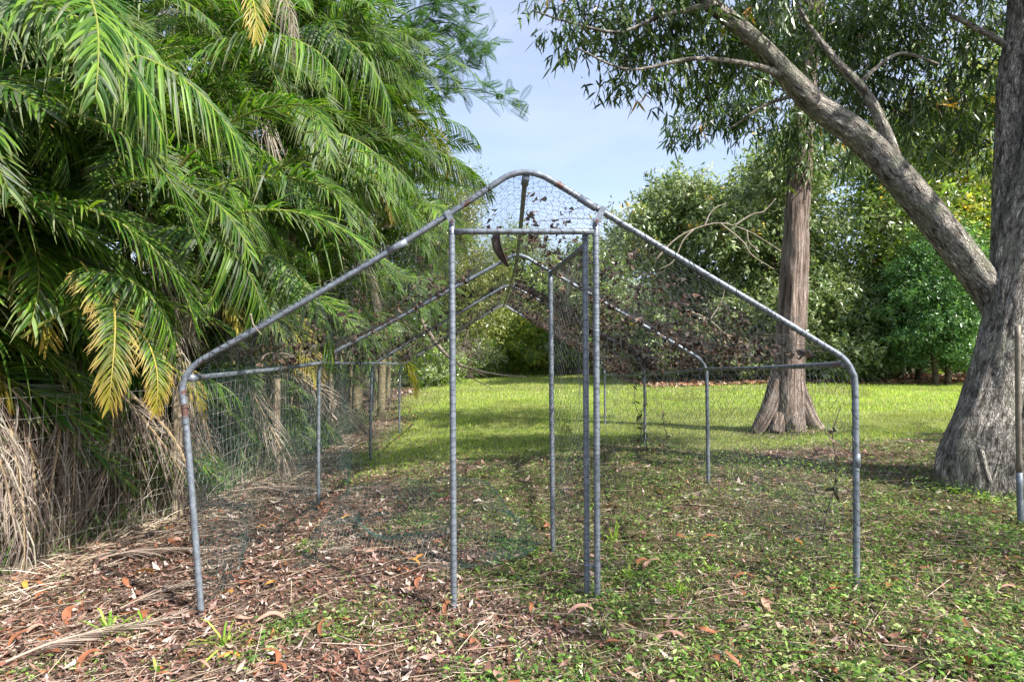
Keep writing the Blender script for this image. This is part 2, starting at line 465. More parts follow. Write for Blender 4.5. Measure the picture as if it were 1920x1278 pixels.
# lawn blades
def make_lawn():
    a = Acc()
    for (y0, y1, n, h, w) in ((6.9, 11, 95000, .05, .009), (11, 18, 100000, .06, .016), (18, 32, 80000, .075, .03), (32, 50, 40000, .1, .06)):
        y = y0 + (y1 - y0) * rng.random(n) ** .85
        x = (rng.random(n) * 2.3 - 1.05) * y * .87
        k = rng.random(n) < lawn(x, y) ** 1.3
        x, y = x[k], y[k]; n = len(x)
        Pt = np.stack([x, y, ground(x, y) - .006], 1)
        D = norm(np.stack([rng.normal(size=n) * .38, rng.normal(size=n) * .38, np.ones(n)], 1))
        Sd = norm(np.cross(D, rand_dirs(n)))
        L = h * (.5 + rng.random(n) * .9) * (.6 + .9 * fbm(x * 1.1, y * .9))
        patch = fbm(x * .7 + 60, y * .5 + 11)[:, None]
        c = pick([(.18, .30, .045), (.29, .40, .07), (.40, .47, .11), (.5, .48, .22)], n, .3, [3, 4, 3.4, 1.4])
        p2 = fbm(x * .25 + 5, y * .35 + 31)[:, None]
        c = c * (1 - .45 * sstep(.46, .62, patch)) * (.7 + .6 * p2) + np.array([.34, .3, .14]) * .34 * sstep(.5, .7, patch)
        V = np.stack([Pt - Sd * w * .5, Pt + Sd * w * .5, Pt + D * L[:, None] + np.array([.0, 0, 0])], 1)
        a.add(V.reshape(-1, 3), None, np.arange(n * 3).reshape(-1, 3), np.repeat(c, 3, 0))
    a.build('lawn_grass', M_GRASS, kind='stuff')['label'] = 'bright green lawn grass beyond the netted cage'
make_lawn()

# ------------------------------------------------------------------ litter, weeds
LONG = [(0, .12), (.3, .85), (.6, 1), (.85, .6), (1, .06)]
def make_litter():
    a = Acc()
    for n, y0, y1, sz in ((95000, 1.9, 5.2, .8), (60000, 5.2, 9.4, 1.1), (16000, 9, 26, 2.0)):
        y = y0 + (y1 - y0) * rng.random(n)
        x = (rng.random(n) * 2.0 - 1.02) * (y * .9 + .5)
        if y0 >= 9: x = lawnline(y) - rng.random(n) ** 1.5 * 3 + .6
        dens = (1 - .93 * lawn(x, y)) * (1 - .66 * weedy(x, y)) * (.5 + .7 * fbm(x * 1.7, y * 1.7))
        k = rng.random(n) < dens
        x, y = x[k], y[k]; n = len(x)
        z = ground(x, y) + .004 + rng.random(n) ** 2 * .03
        yaw = rng.random(n) * 6.283; tilt = rng.normal(size=n) * .28
        D = norm(np.stack([np.cos(yaw), np.sin(yaw), tilt], 1))
        Sd = norm(np.cross(D, np.array([0, 0, 1.]) + rng.normal(size=(n, 3)) * .35))
        L = sz * (.02 + rng.random(n) ** 2.2 * .085); W = L * (.16 + .3 * rng.random(n))
        c = pick([(.17, .08, .055), (.25, .14, .105), (.34, .24, .20), (.54, .45, .39), (.07, .045, .035), (.32, .12, .05)], n, .35, [5, 5, 4, 2, 5, .5])
        ribbons(a, np.stack([x, y, z], 1), D, Sd, L, W, [(0, .2), (.5, 1), (1, .08)], 0, c, curl=.16)
    # twigs and straw
    n = 9000
    y = 2 + rng.random(n) * 7.5; x = (rng.random(n) * 1.9 - 1.05) * (y * .9)
    k = rng.random(n) < (1 - lawn(x, y)); x, y = x[k], y[k]; n = len(x)
    yaw = rng.random(n) * 6.283
    A = np.stack([x, y, ground(x, y) + .012 + rng.random(n) * .02], 1)
    L = .05 + rng.random(n) ** 3 * .35
    B = A + np.stack([np.cos(yaw), np.sin(yaw), rng.normal(size=n) * .08], 1) * L[:, None]
    segs(a, A, B, .0016, pick([(.4, .32, .24), (.18, .13, .1), (.55, .45, .34)], n, .2))
    a.build('leaf_litter', M_LITTER, kind='stuff')['label'] = 'brown leaf litter covering the ground round the cage'
make_litter()

def make_weeds():
    a = Acc()
    n = 42000
    y = 1.9 + 8.3 * rng.random(n) ** 1.15
    x = (rng.random(n) * 2.05 - 1.0) * (y * .9 + .3)
    w = weedy(x, y) * (1 - lawn(x, y) * .8)
    clump = sstep(.3, .75, fbm(x * 4 + 9, y * 4 + 3, 3))
    k = rng.random(n) < np.clip(w * (.25 + 1.1 * clump), 0, 1) + .015
    x, y = x[k], y[k]; n = len(x)
    sz = .8 + .5 * w[k]
    per = 6
    X = np.repeat(x, per) + rng.normal(size=n * per) * .028; Y = np.repeat(y, per) + rng.normal(size=n * per) * .028
    n *= per
    hgt = rng.random(n) * (.035 + .07 * sstep(.45, .7, fbm(X * 2.1 + 3, Y * 2.1, 2))) * np.repeat(sz, per)
    Pt = np.stack([X, Y, ground(X, Y) + .006 + hgt], 1)
    yaw = rng.random(n) * 6.283
    D = norm(np.stack([np.cos(yaw), np.sin(yaw), .35 + rng.normal(size=n) * .35], 1))
    Sd = norm(np.cross(D, np.array([0, 0, 1.]) + rng.normal(size=(n, 3)) * .4))
    L = (.014 + rng.random(n) ** 2.2 * .04); W = L * (.26 + .16 * rng.random(n))
    c = pick([(.08, .17, .035), (.15, .27, .05), (.25, .38, .09), (.05, .11, .03), (.40, .46, .2), (.28, .2, .13)], n, .38, [4, 4.5, 3.5, 2.5, 2, 1.3])
    ribbons(a, Pt, D, Sd, L, W, [(0, .2), (.4, 1), (1, .05)], .3, c)
    # thin grass blades between the weeds
    n = 60000
    y = 1.9 + 8 * rng.random(n); x = (rng.random(n) * 2.05 - 1.0) * (y * .9 + .3)
    k = rng.random(n) < np.clip(weedy(x, y) * .8 + .03, 0, 1); x, y = x[k], y[k]; n = len(x)
    Pt = np.stack([x, y, ground(x, y)], 1)
    D = norm(np.stack([rng.normal(size=n) * .6, rng.normal(size=n) * .6, np.ones(n)], 1))
    c = pick([(.12, .2, .05), (.24, .3, .1), (.5, .43, .3), (.3, .22, .15)], n, .3)
    ribbons(a, Pt, D, perp(D), .03 + rng.random(n) ** 2 * .07, .0045, [(0, 1), (.55, .8), (1, .1)], .3, c)
    a.build('low_weeds', M_GRASS, kind='stuff')['label'] = 'low green weeds creeping through the leaf litter'
make_weeds()

# single large fallen leaves in the foreground, one object each
def fallen_leaf_protos():
    out = []
    for ci, (col, nm) in enumerate((((.28, .11, .055), 'rust brown'), ((.4, .24, .18), 'pinkish tan'), ((.5, .24, .05), 'orange'))):
        for v in range(3):
            a = Acc(); g = np.random.default_rng(50 + ci * 7 + v)
            L = .13 + .02 * v
            s = np.linspace(0, 1, 9)
            wid = np.sin(np.pi * np.clip(s, 0, 1) ** .8) ** .8 * (.011 + .003 * v) + .0009
            ang = (s - .5) * (1.1 + .5 * v)
            cx = np.cumsum(np.cos(ang)) * L / 9; cy = np.cumsum(np.sin(ang)) * L / 9
            cz = .012 * np.sin(s * np.pi * (1 + v * .4)) + .004
            t = np.stack([np.cos(ang), np.sin(ang)], 1); nn = np.stack([-t[:, 1], t[:, 0]], 1)
            V = np.stack([np.stack([cx + nn[:, 0] * wid * k, cy + nn[:, 1] * wid * k, cz + abs(k) * wid * .45], 1) for k in (-1, 0, 1)], 1)
            q = [[i * 3 + j, i * 3 + j + 1, i * 3 + j + 4, i * 3 + j + 3] for i in range(8) for j in (0, 1)]
            c = np.array(col) * (1 + (g.random((27, 1)) - .5) * .3)
            a.add(V.reshape(-1, 3) - np.array([cx.mean(), cy.mean(), 0]), q, None, c)
            out.append((a.mesh('fallen_leaf', M_LITTER, True), nm))
    return out
LAND = [(-1.82, 3.56, 'the front left leg'), (-.34, 3.56, 'the left door post'), (.5, 3.56, 'the right door post'), (2.0, 3.56, 'the front right leg'), (-2.6, 2.8, 'the fallen fronds'), (-1.0, 2.5, 'the short grass tuft'), (.9, 2.5, 'the pale litter patch'), (2.0, 2.5, 'the weeds in the corner'), (-1.0, 5, 'the fallen green netting'), (1.6, 5.4, 'the second right leg'), (3.6, 4.6, 'the metal pole'), (-2.4, 4.6, 'the fence foot'), (.25, 4.4, 'the open door leaf')]
SZ = ['slender ', 'medium curled ', 'broad curled ']
def scatter_fallen():
    pr = fallen_leaf_protos()
    k = 0; used = set()
    for _ in range(4000):
        if k >= 150: break
        y = 2.35 + random.random() ** 1.3 * 3.6; x = (random.random() * 2 - 1) * (y * .84)
        if random.random() < .25 and x > 0: continue
        i = random.choices(range(9), [4, 4, 4, 3, 3, 3, 1, 1, 1])[0]
        me, nm = pr[i]; yaw = random.random() * 6.28
        lm = min(LAND, key=lambda q: (q[0] - x) ** 2 + (q[1] - y) ** 2)
        side = ('beyond ' if y > lm[1] + .3 else 'in front of ' if y < lm[1] - .4 else 'left of ' if x < lm[0] else 'right of ')
        lb = '%s%s leaf %s, %s%s' % (SZ[i % 3], nm, 'lying crosswise' if abs(math.cos(yaw)) > .7 else 'lying lengthwise', side, lm[2])
        if lb in used: continue
        used.add(lb)
        o = bpy.data.objects.new('fallen_leaf', me); COL.objects.link(o)
        o.location = (x, y, float(ground(x, y)) + .018 + random.random() * .02)
        o.rotation_euler = (random.gauss(0, .25), random.gauss(0, .25), yaw)
        o.scale = [.75 + random.random() * .6] * 3
        tag(o, lb, 'leaf', 'long fallen gum leaves')
        k += 1
scatter_fallen()

# ------------------------------------------------------------------ the cage
D1, D2, D3, D4 = 3.56, 6.0, 8.5, 11.2
FR = {
    1: (D1, [(379, 1172), (365, 990), (352, 830), (344, 745), (343, 722), (352, 700), (378, 675), (470, 623), (600, 548), (720, 477), (840, 403), (925, 347), (955, 329), (985, 323), (1015, 329), (1045, 345), (1130, 397), (1300, 500), (1450, 590), (1545, 648), (1580, 671), (1597, 696), (1603, 730), (1605, 900), (1606, 1102)]),
    2: (D2, [(597, 945), (597, 820), (598, 710), (600, 690), (606, 676), (625, 661), (700, 622), (850, 540), (935, 494), (952, 484), (970, 478), (988, 483), (1005, 493), (1100, 548), (1200, 606), (1295, 662), (1312, 674), (1321, 688), (1325, 706), (1327, 820), (1328, 920)]),
    3: (D3, [(694, 862), (695, 780), (697, 705), (699, 690), (708, 678), (730, 664), (840, 598), (930, 546), (942, 539), (955, 536), (968, 540), (985, 549), (1060, 590), (1130, 630), (1185, 663), (1198, 672), (1205, 684), (1208, 700), (1209, 780), (1209, 845)]),
    4: (D4, [(749, 818), (749, 750), (750, 700), (752, 688), (762, 679), (790, 662), (870, 614), (925, 581), (934, 576), (943, 573), (952, 576), (962, 582), (1020, 615), (1075, 646), (1115, 669), (1125, 676), (1131, 686), (1133, 700), (1134, 760), (1134, 820)]),
}
FP = {k: np.array([P(x, y, d) for x, y in pts]) for k, (d, pts) in FR.items()}
PR = .018

cage = empty('wire_cage', (0, D1, float(ground(0, D1))), 'gabled walk-in cage of galvanised pipe covered in wire netting', 'cage')
def child(o):
    """keep world coordinates under a moved parent"""
    o.matrix_parent_inverse = o.parent.matrix_world.inverted() if False else o.matrix_parent_inverse
    return o
from mathutils import Matrix
def under(o, par):
    o.parent = par
    o.matrix_parent_inverse = Matrix.Translation(-par.location)
    return o

def pipe(name, pts, r=PR, par=cage, n=None, sides=14, mat=None, rusts=(), foot=False, lin=False):
    a = Acc()
    tube(a, pts, r, sides, n, seed=random.random() * 9, lin=lin)
    V = np.concatenate(a.v); C = np.ones((len(V), 3))
    for p, rr in rusts:
        d = np.linalg.norm(V - np.asarray(p), axis=1)
        C[d < rr, 1] = .1
    if foot:
        C[V[:, 2] < V[:, 2].min() + .05, 1] = .1
    a.c = [C]
    o = a.build(name, mat or M_PIPE, None, True)
    return under(o, par)
pipe('frame_hoop', FP[1], .0182, n=220, rusts=[(P(347, 768, D1), .035), (P(345, 735, D1), .02), (P(1050, 350, D1), .03), (P(380, 680, D1), .02), (P(349, 800, D1), .016)], foot=True)
pipe('frame_hoop', FP[2], n=140)
pipe('frame_hoop', FP[3], n=110)
pipe('frame_hoop', FP[4], n=110)
iap = {1: 13, 2: 10, 3: 9, 4: 9}
ish = {1: (5, 20), 2: (4, 17), 3: (4, 17), 4: (4, 17)}
off = np.array([0, 0, -.03])
ridge = [FP[k][iap[k]] + off for k in (1, 2, 3, 4)]
mid = [(ridge[i] + ridge[i + 1]) / 2 + np.array([.0, 0, -.02]) for i in range(3)]
for i in range(3):
    pipe('ridge_pipe', [ridge[i], mid[i], ridge[i + 1]], .016, n=14)
for side in (0, 1):
    for i in (1, 2, 3):
        A = P(352, 709, D1) if (i == 1 and side == 0) else P(1588, 682, D1) if i == 1 else FP[i][ish[i][side]] + np.array([0, 0, -.02])
        B = FP[i + 1][ish[i + 1][side]] + np.array([0, 0, -.02])
        pipe('eave_rail', [A, (A + B) / 2 + np.array([0, 0, -.008]), B], .0165, n=12, rusts=[(A, .03)] if i == 1 else ())
for (p0, p1) in ((P(357, 709, D1), P(372, 707, D1 + .12)), (P(1586, 682, D1), P(1574, 682, D1 + .12)), (P(986, 331, D1), P(984, 345, D1 + .09))):
    a = Acc(); tube(a, [p0, p1], .0225, 12, 3); under(a.build('joint_sleeve', M_PIPE, smooth=True), cage)
for (x0, y0, x1, y1) in ((1085, 370, 1118, 391), (762, 452, 728, 472), (1606, 850, 1606, 875)):
    a = Acc(); tube(a, [P(x0, y0, D1), P(x1, y1, D1)], .0212, 14, 3); under(a.build('joint_sleeve', M_PIPE, smooth=True), cage)
# doorway
dl0, dl1 = P(851, 1168, D1), P(847, 412, D1)
dr0, dr1 = P(1120, 1135, D1), P(1117, 412, D1)
door_post = pipe('door_post', [dl0, dl1], .0185, n=24, foot=True)
pipe('door_post', [dr0, dr1], .0185, n=24)
pipe('door_header', [P(853, 434, D1), P(1113, 434, D1)], .0175, n=8, rusts=[(P(885, 434, D1), .012), (P(973, 434, D1), .02)])
def bracket(p0, p1, w=.034, t=.005):
    p0, p1 = np.array(p0), np.array(p1)
    d = norm((p1 - p0)[None])[0]; s = np.array([d[2], 0, -d[0]]); n = np.array([0, 1, 0])
    p0 = p0 - d * .012; p1 = p1 + d * .012
    V = [p + s * w / 2 * a + n * t / 2 * b - n * .024 for p in (p0, p1) for a in (-1, 1) for b in (-1, 1)]
    a = Acc(); a.add(V, [[0, 1, 3, 2], [4, 6, 7, 5], [0, 2, 6, 4], [1, 5, 7, 3], [0, 4, 5, 1], [2, 3, 7, 6]], None, (1, 1, 1))
    o = under(a.build('bracket', M_PIPE), cage)
    b = Acc(); tube(b, [p0 + d * .016 - n * .026, p0 + d * .016 - n * .036], .011, 6, 2, col=(1, .1, 1))
    bo = b.build('bolt', M_PIPE, None); bo.parent = o
bracket(P(848, 418, D1), P(840, 400, D1))
bracket(P(1117, 418, D1), P(1130, 393, D1))

# door leaf standing open into the cage
leafd = under(bpy.data.objects.new('door_leaf', None), cage); COL.objects.link(leafd)
def pleaf(name, pts, r=.0175, **k):
    a = Acc(); tube(a, pts, r, 12, k.get('n', 20)); o = a.build(name, M_PIPE, None, True); o.parent = leafd; return o
n0, n1 = P(1101, 1142, 3.62), P(1097, 436, 3.62)
f0, f1 = P(1037, 1072, 4.42), P(1032, 506, 4.42)
pleaf('upright', [n0, n1]); pleaf('upright', [f0, f1])
pleaf('top_bar', [P(1096, 461, 3.62), P(1033, 512, 4.42)], n=6)
for t in (.12, .85):
    p = n0 * (1 - t) + n1 * t
    a = Acc(); tube(a, [p + [-.012, -.02, 0], p + [.075, -.045, 0]], .007, 6, 3); o = a.build('hinge', M_PIPE); o.parent = leafd

# netting
def hexnet(acc, fn, Lu, Lv, cell, r, col=(1, 1, 1), keep=None, jit=.12, sides=3, seed=1):
    """hexagonal wire netting in the (u, v) plane, cells elongated along u; fn maps (u, v) -> xyz"""
    g = np.random.default_rng(seed)
    w = cell; h = cell * .62
    nu = int(Lu / (w * 1.5)) + 2; nv = int(Lv / (h * 2)) + 2
    i, j = np.meshgrid(np.arange(nu * 2), np.arange(nv), indexing='ij')
    i = i.ravel(); j = j.ravel()
    cu = i * w * .75; cv = (j * 2 + (i % 2)) * h
    pts = {}
    A = []; B = []
    def corner(du, dv):
        return np.stack([cu + du, cv + dv], 1)
    c0 = corner(w * .5, 0); c1 = corner(w * .25, h); c2 = corner(-w * .25, h); c5 = corner(w * .25, -h)
    for s, e in ((c0, c1), (c1, c2), (c5, c0)):
        A.append(s); B.append(e)
    A = np.concatenate(A); B = np.concatenate(B)
    def jitter(p):
        q = np.round(p / (cell * .05)).astype(np.int64)
        hsh = (q[:, 0] * 73856093 ^ q[:, 1] * 19349663) & 0xffff
        a = np.sin(hsh * 12.9898) * 43758.5453; b = np.sin(hsh * 78.233) * 12543.123
        return p + np.stack([a - np.floor(a) - .5, b - np.floor(b) - .5], 1) * cell * jit * 2
    A = jitter(A); B = jitter(B)
    ok = (A[:, 0] >= 0) & (A[:, 0] <= Lu) & (B[:, 0] >= 0) & (B[:, 0] <= Lu) & (A[:, 1] >= 0) & (A[:, 1] <= Lv) & (B[:, 1] >= 0) & (B[:, 1] <= Lv)
    if keep is not None: ok &= keep(A[:, 0], A[:, 1])
    A = A[ok]; B = B[ok]
    segs(acc, fn(A[:, 0], A[:, 1]), fn(B[:, 0], B[:, 1]), r, col, sides)

def arclen(p):
    return np.concatenate([[0], np.cumsum(np.linalg.norm(np.diff(p, axis=0), axis=1))])
def sampler(pts):
    s = arclen(pts); s = s / s[-1]
    return lambda v: np.stack([np.interp(v, s, pts[:, k]) for k in range(3)], -1)
def loft(curves, depths, sag):
    """curves: samplers per hoop -> fn(u metres from the front, v metres)"""
    d = np.array(depths)
    def fn_factory(Lv):
        def fn(u, v):
            y = np.clip(d[0] + u, d[0], d[-1]); vv = np.clip(v / Lv, 0, 1)
            i = np.clip(np.searchsorted(d, y, side='right') - 1, 0, len(d) - 2)
            f = ((y - d[i]) / (d[i + 1] - d[i]))[:, None]
            allp = np.stack([c(vv) for c in curves], 0)
            idx = np.arange(len(y))
            p = allp[i, idx] * (1 - f) + allp[i + 1, idx] * f
            return p + sag(y, vv, f[:, 0])
        return fn
    return fn_factory
LEN = D4 - D1
R_W = .00105
# roof
for side, nm in ((0, 'roof_netting'), (1, 'roof_netting')):
    cs = []
    for k in (1, 2, 3, 4):
        s, a = ish[k][side], iap[k]
        seg = FP[k][s:a + 1] if side == 0 else FP[k][a:s + 1][::-1]
        seg = seg + np.array([0, 0, .021]); cs.append(sampler(seg))
    Lv = 2.32
    def sag(y, v, f, side=side):
        b = np.sin(np.pi * f) * np.sin(np.pi * np.clip(v, 0, 1))
        dz = -.10 * b - .05 * b * (vnoise(y * 1.7 + side * 9, v * 4) - .3) - (.05 if side else .02) * np.sin(np.pi * f) * np.sin(np.pi * v * .6 + .5)
        return np.stack([np.zeros_like(y), np.zeros_like(y), dz], -1)
    a = Acc()
    hexnet(a, loft(cs, (D1, D2, D3, D4), sag)(Lv), LEN, Lv, .052, R_W, seed=side)
    under(a.build(nm, M_WIRE), cage)
# side walls
for side in (0, 1):
    cs = []
    for k in (1, 2, 3, 4):
        s = ish[k][side]
        seg = FP[k][:s + 1] if side == 0 else FP[k][s:][::-1]
        xo = -.021 if side == 0 else .021
        cs.append(sampler(seg + np.array([xo, 0, 0])))
    def sagw(y, v, f, side=side):
        b = np.sin(np.pi * f) * np.sin(np.pi * np.clip(v * 1.05, 0, 1))
        dx = (.05 if side else -.04) * b * (vnoise(y * 1.3 + 4, v * 3) - .4) * 2 + .09 * (1 if side else -1) * (1 - v) ** 3 * (vnoise(y * 2.5, 3.) - .5)
        return np.stack([dx, dx * 0, -.02 * b], -1)
    a = Acc()
    hexnet(a, loft(cs, (D1, D2, D3, D4), sagw)(1.36), LEN, 1.36, .056, R_W * .95, seed=5 + side)
    under(a.build('side_netting', M_WIRE), cage)
# front panels left and right of the doorway, gable above it
fl, fr = FP[1][:iap[1] + 1], FP[1][iap[1]:]
top_at = lambda x: np.interp(x, FP[1][5:21, 0], FP[1][5:21, 2])
def frontnet(x0, x1, zlow, cell, fr_noise, ymin=0.018, hole=None, seed=3):
    Lu = x1 - x0; Lv = 2.75
    def fn(u, v):
        x = x0 + u; z = zlow + v
        b = np.sin(np.pi * np.clip(u / Lu, 0, 1)) * np.sin(np.pi * np.clip(v / 1.6, 0, 1))
        yy = D1 + ymin + fr_noise * b * (vnoise(x * 2.2 + seed, z * 2.2) - .2)
        return np.stack([x, yy, z], -1)
    def keep(u, v):
        x = x0 + u; z = zlow + v
        k = (z < top_at(x) - .01) & (z > ground(x, D1) + .03)
        if hole is not None: k &= hole(x, z)
        return k
    a = Acc(); hexnet(a, fn, Lu, Lv, cell, R_W, keep=keep, seed=seed); return a
# left panel netting is torn away at its lower half; right one sags into a low fold
xl, xd0, xd1, xr = -1.88, P(849, 0, D1)[0], P(1118, 0, D1)[0], P(1603, 0, D1)[0]
hl = lambda x, z: (z > .72 + .5 * (vnoise(x * 3, z * 3) - .5) + .25 * np.sin(x * 2.1)) | (x < -1.55) | (x > -.55)
under(frontnet(xl, xd0, -.12, .056, .06, hole=hl, seed=11).build('front_netting', M_WIRE), cage)
under(frontnet(xd1, xr, -.02, .056, .12, hole=lambda x, z: z > .1 + .35 * vnoise(x * 3, 0.) , seed=12).build('front_netting', M_WIRE), cage)
hz = P(0, 434, D1)[2]
under(frontnet(xd0, xd1, hz - .02, .05, .02, hole=lambda x, z: z > hz + .02, seed=13).build('gable_netting', M_WIRE), cage)
# door leaf netting
def fdl(u, v):
    f = np.clip(u / .87, 0, 1)[:, None]; vv = np.clip(v / 2.1, 0, 1)[:, None]
    lo = n0 * (1 - f) + f0 * f; hi = P(1096, 461, 3.62) * (1 - f) + P(1033, 512, 4.42) * f
    p = lo * (1 - vv) + hi * vv
    p = p + np.array([.03, 0, 0]) * (np.sin(np.pi * f) * (vnoise(u * 4, v * 3)[:, None] - .5) * 2)
    return p
a = Acc(); hexnet(a, fdl, .87, 2.1, .052, R_W, seed=21); o = a.build('leaf_netting', M_WIRE); o.parent = leafd

# wire lashed round the posts where the netting is tied on
a = Acc()
def wraps(p0, p1, r, step, j=.3, wr=.0017):
    p0, p1 = np.array(p0), np.array(p1)
    L = np.linalg.norm(p1 - p0); d = (p1 - p0) / L
    u = norm(np.cross(d, [0, 1, .1])[None])[0]; w = np.cross(d, u)
    s = 0
    A = []; B = []
    while s < L:
        th = np.linspace(0, 2 * math.pi, 9); sl = random.gauss(0, j) * .02
        c = p0 + d * s + np.outer(np.cos(th) * r, u) + np.outer(np.sin(th) * r, w) + np.outer(np.sin(th + random.random() * 6) * sl, d)
        A.append(c[:-1]); B.append(c[1:]); s += step * (.6 + random.random() * .8)
    segs(a, np.concatenate(A), np.concatenate(B), wr)
wraps(dl0, dl1, .0195, .04); wraps(dr0, dr1, .0195, .036); wraps(n0, n1, .0185, .05)
wraps(P(367, 1100, D1), P(345, 745, D1), .021, .032, 1); wraps(P(378, 675, D1), P(925, 347, D1), .021, .03, 1)
wraps(P(1045, 345, D1), P(1580, 671, D1), .021, .028, 1); wraps(P(853, 434, D1), P(1113, 434, D1), .019, .06, 1)
wraps(P(1603, 740, D1), P(1605, 1080, D1), .0205, .09, 1); wraps(f0, f1, .0185, .03, .5); wraps(P(352, 709, D1), P(600, 679, D2), .018, .05, 1)
under(a.build('lashing_wire', M_WIRE), cage)

# fine green bird netting hung along the left wall and fallen in a heap on the floor
def gridnet(acc, fn, Lu, Lv, cell, r):
    us = np.arange(0, Lu, cell); vs = np.arange(0, Lv, cell)
    U, V = np.meshgrid(us, vs, indexing='ij')
    Pp = fn(U.ravel(), V.ravel()).reshape(len(us), len(vs), 3)
    segs(acc, Pp[:-1].reshape(-1, 3), Pp[1:].reshape(-1, 3), r, (1, 1, 1), 3)
    segs(acc, Pp[:, :-1].reshape(-1, 3), Pp[:, 1:].reshape(-1, 3), r, (1, 1, 1), 3)
a = Acc()
def fgl(u, v):
    y = D1 + .05 + u
    x = -1.86 + .02 * np.sin(u * 5) - .10 * (1 - v / 1.3) * vnoise(u * 2, v * 2) + .2 * sstep(.5, 0, v) * vnoise(u * 3, 1.)
    top = np.interp(y, [D1, D2, D3, D4], [FP[k][ish[k][0]][2] for k in (1, 2, 3, 4)])
    g_ = ground(x, y)
    z = g_ + .02 + (top - g_) * np.clip(v / 1.3, 0, 1)
    return np.stack([x, y, z], -1)
gridnet(a, fgl, 4.9, 1.3, .034, .0009)
def heap(u, v):
    x = -1.5 + u * (1 + .1 * np.sin(v * 3)); y = 4.15 + v * .9 + .12 * np.sin(u * 4)
    rr_ = np.sqrt(((x + .75) / .75) ** 2 + ((y - 4.75) / .55) ** 2)
    h = .34 * np.exp(-((rr_ - .75) / .22) ** 2) * sstep(-.6, .5, y - 4.5) + .06 * fbm(u * 5, v * 5, 3)
    return np.stack([x, y, ground(x, y) + .02 + h], -1)
gridnet(a, heap, 1.6, 1.3, .026, .0008)
def hang(u, v):
    x = P(1560, 0, D1)[0] + .0 - .35 * (1 - v / .9) * u / .5 - u * .2 + .03 * np.sin(v * 20); y = D1 + .06 + u * .9
    return np.stack([x, y, ground(x, y) + .08 + v * .55 + .05 * vnoise(u * 6, v * 6)], -1)
gridnet(a, hang, .7, .9, .03, .0008)
o = a.build('bird_netting', M_GREENNET)
tag(o, 'fine dark green bird netting slumped in a heap inside the cage', 'netting')

# dead leaves caught on the roof netting
a = Acc()
fnr = {}
def roof_point(side, y, v):
    cs = []
    for k in (1, 2, 3, 4):
        s, ap = ish[k][side], iap[k]
        seg = FP[k][s:ap + 1] if side == 0 else FP[k][ap:s + 1][::-1]
        cs.append(sampler(seg + np.array([0, 0, .03])))
    def sag(y, v, f):
        b = np.sin(np.pi * f) * np.sin(np.pi * v)
        return np.stack([y * 0, y * 0, -.12 * b - .02 * np.sin(np.pi * f)], -1)
    return loft(cs, (D1, D2, D3, D4), sag)(1.0)(y - D1, v)
for side, n in ((1, 3000), (0, 600)):
    y = D1 + .3 + (LEN - .4) * rng.random(n) ** .8
    v = rng.random(n) ** (1.25 if side else 1.5) * .97 + .01
    kk = rng.random(n) < .25 + .75 * sstep(.35, .6, fbm(y * 2.2 + side * 9, v * 7, 3)) ; y, v = y[kk], v[kk]; n = len(y)
    c0 = roof_point(side, y, v)
    per = 5
    Pt = np.repeat(c0, per, 0) + rng.normal(size=(n * per, 3)) * .022
    D = rand_dirs(n * per); D[:, 2] = D[:, 2] * .7 - .15; D = norm(D)
    c = pick([(.05, .026, .02), (.075, .045, .028), (.12, .075, .05), (.24, .17, .12), (.025, .02, .015)], n * per, .3, [4, 3, 2, .7, 5])
    L = .02 + rng.random(n * per) * .045
    ribbons(a, Pt, D, perp(D), L, L * (.4 + .3 * rng.random(n * per)), [(0, .2), (.5, 1), (1, .1)], .2, c, curl=.25)
n = 420   # small twigs on the roof
y = D1 + .3 + (LEN - .5) * rng.random(n); v = rng.random(n) ** 1.5 * .9
A = roof_point(1, y, v); dd = rand_dirs(n); dd[:, 2] *= .15
segs(a, A, A + dd * (.1 + .3 * rng.random((n, 1))), .0022, (.1, .07, .05))
o = a.build('dead_leaves', M_LITTER, kind='stuff'); o['label'] = 'curled dead leaves caught on the roof netting'

# long dark bark strip hanging through the roof
a = Acc()
pts = [P(936, 424, 4.1), P(930, 445, 4.1), P(933, 465, 4.12), P(942, 484, 4.15), P(952, 500, 4.2)]
c = spline(np.array(pts), 16); t = np.linspace(0, 1, 16)
w = (.028 * np.sin(np.pi * (.12 + .8 * t)) + .004)[:, None]
V = np.concatenate([c + np.array([-1, 0, 0]) * w, c + np.array([0, .014, 0]), c + np.array([1, 0, 0]) * w, c + np.array([-1, 0, 0]) * w * .9 - [0, .004, 0], c + np.array([0, .006, 0]), c + np.array([1, 0, 0]) * w * .9 - [0, .004, 0]])
q = []
for j in (0, 1, 3, 4):
    q += [[j * 16 + i, (j + 1) * 16 + i, (j + 1) * 16 + i + 1, j * 16 + i + 1] for i in range(15)]
for j, k in ((0, 3), (2, 5)):
    q += [[j * 16 + i, k * 16 + i, k * 16 + i + 1, j * 16 + i + 1] for i in range(15)]
a.add(V, q)
o = a.build('bark_strip', M_BARKSTRIP, smooth=True); tag(o, 'dark dried bark strip hanging through the netting below the ridge pipe', 'bark strip')

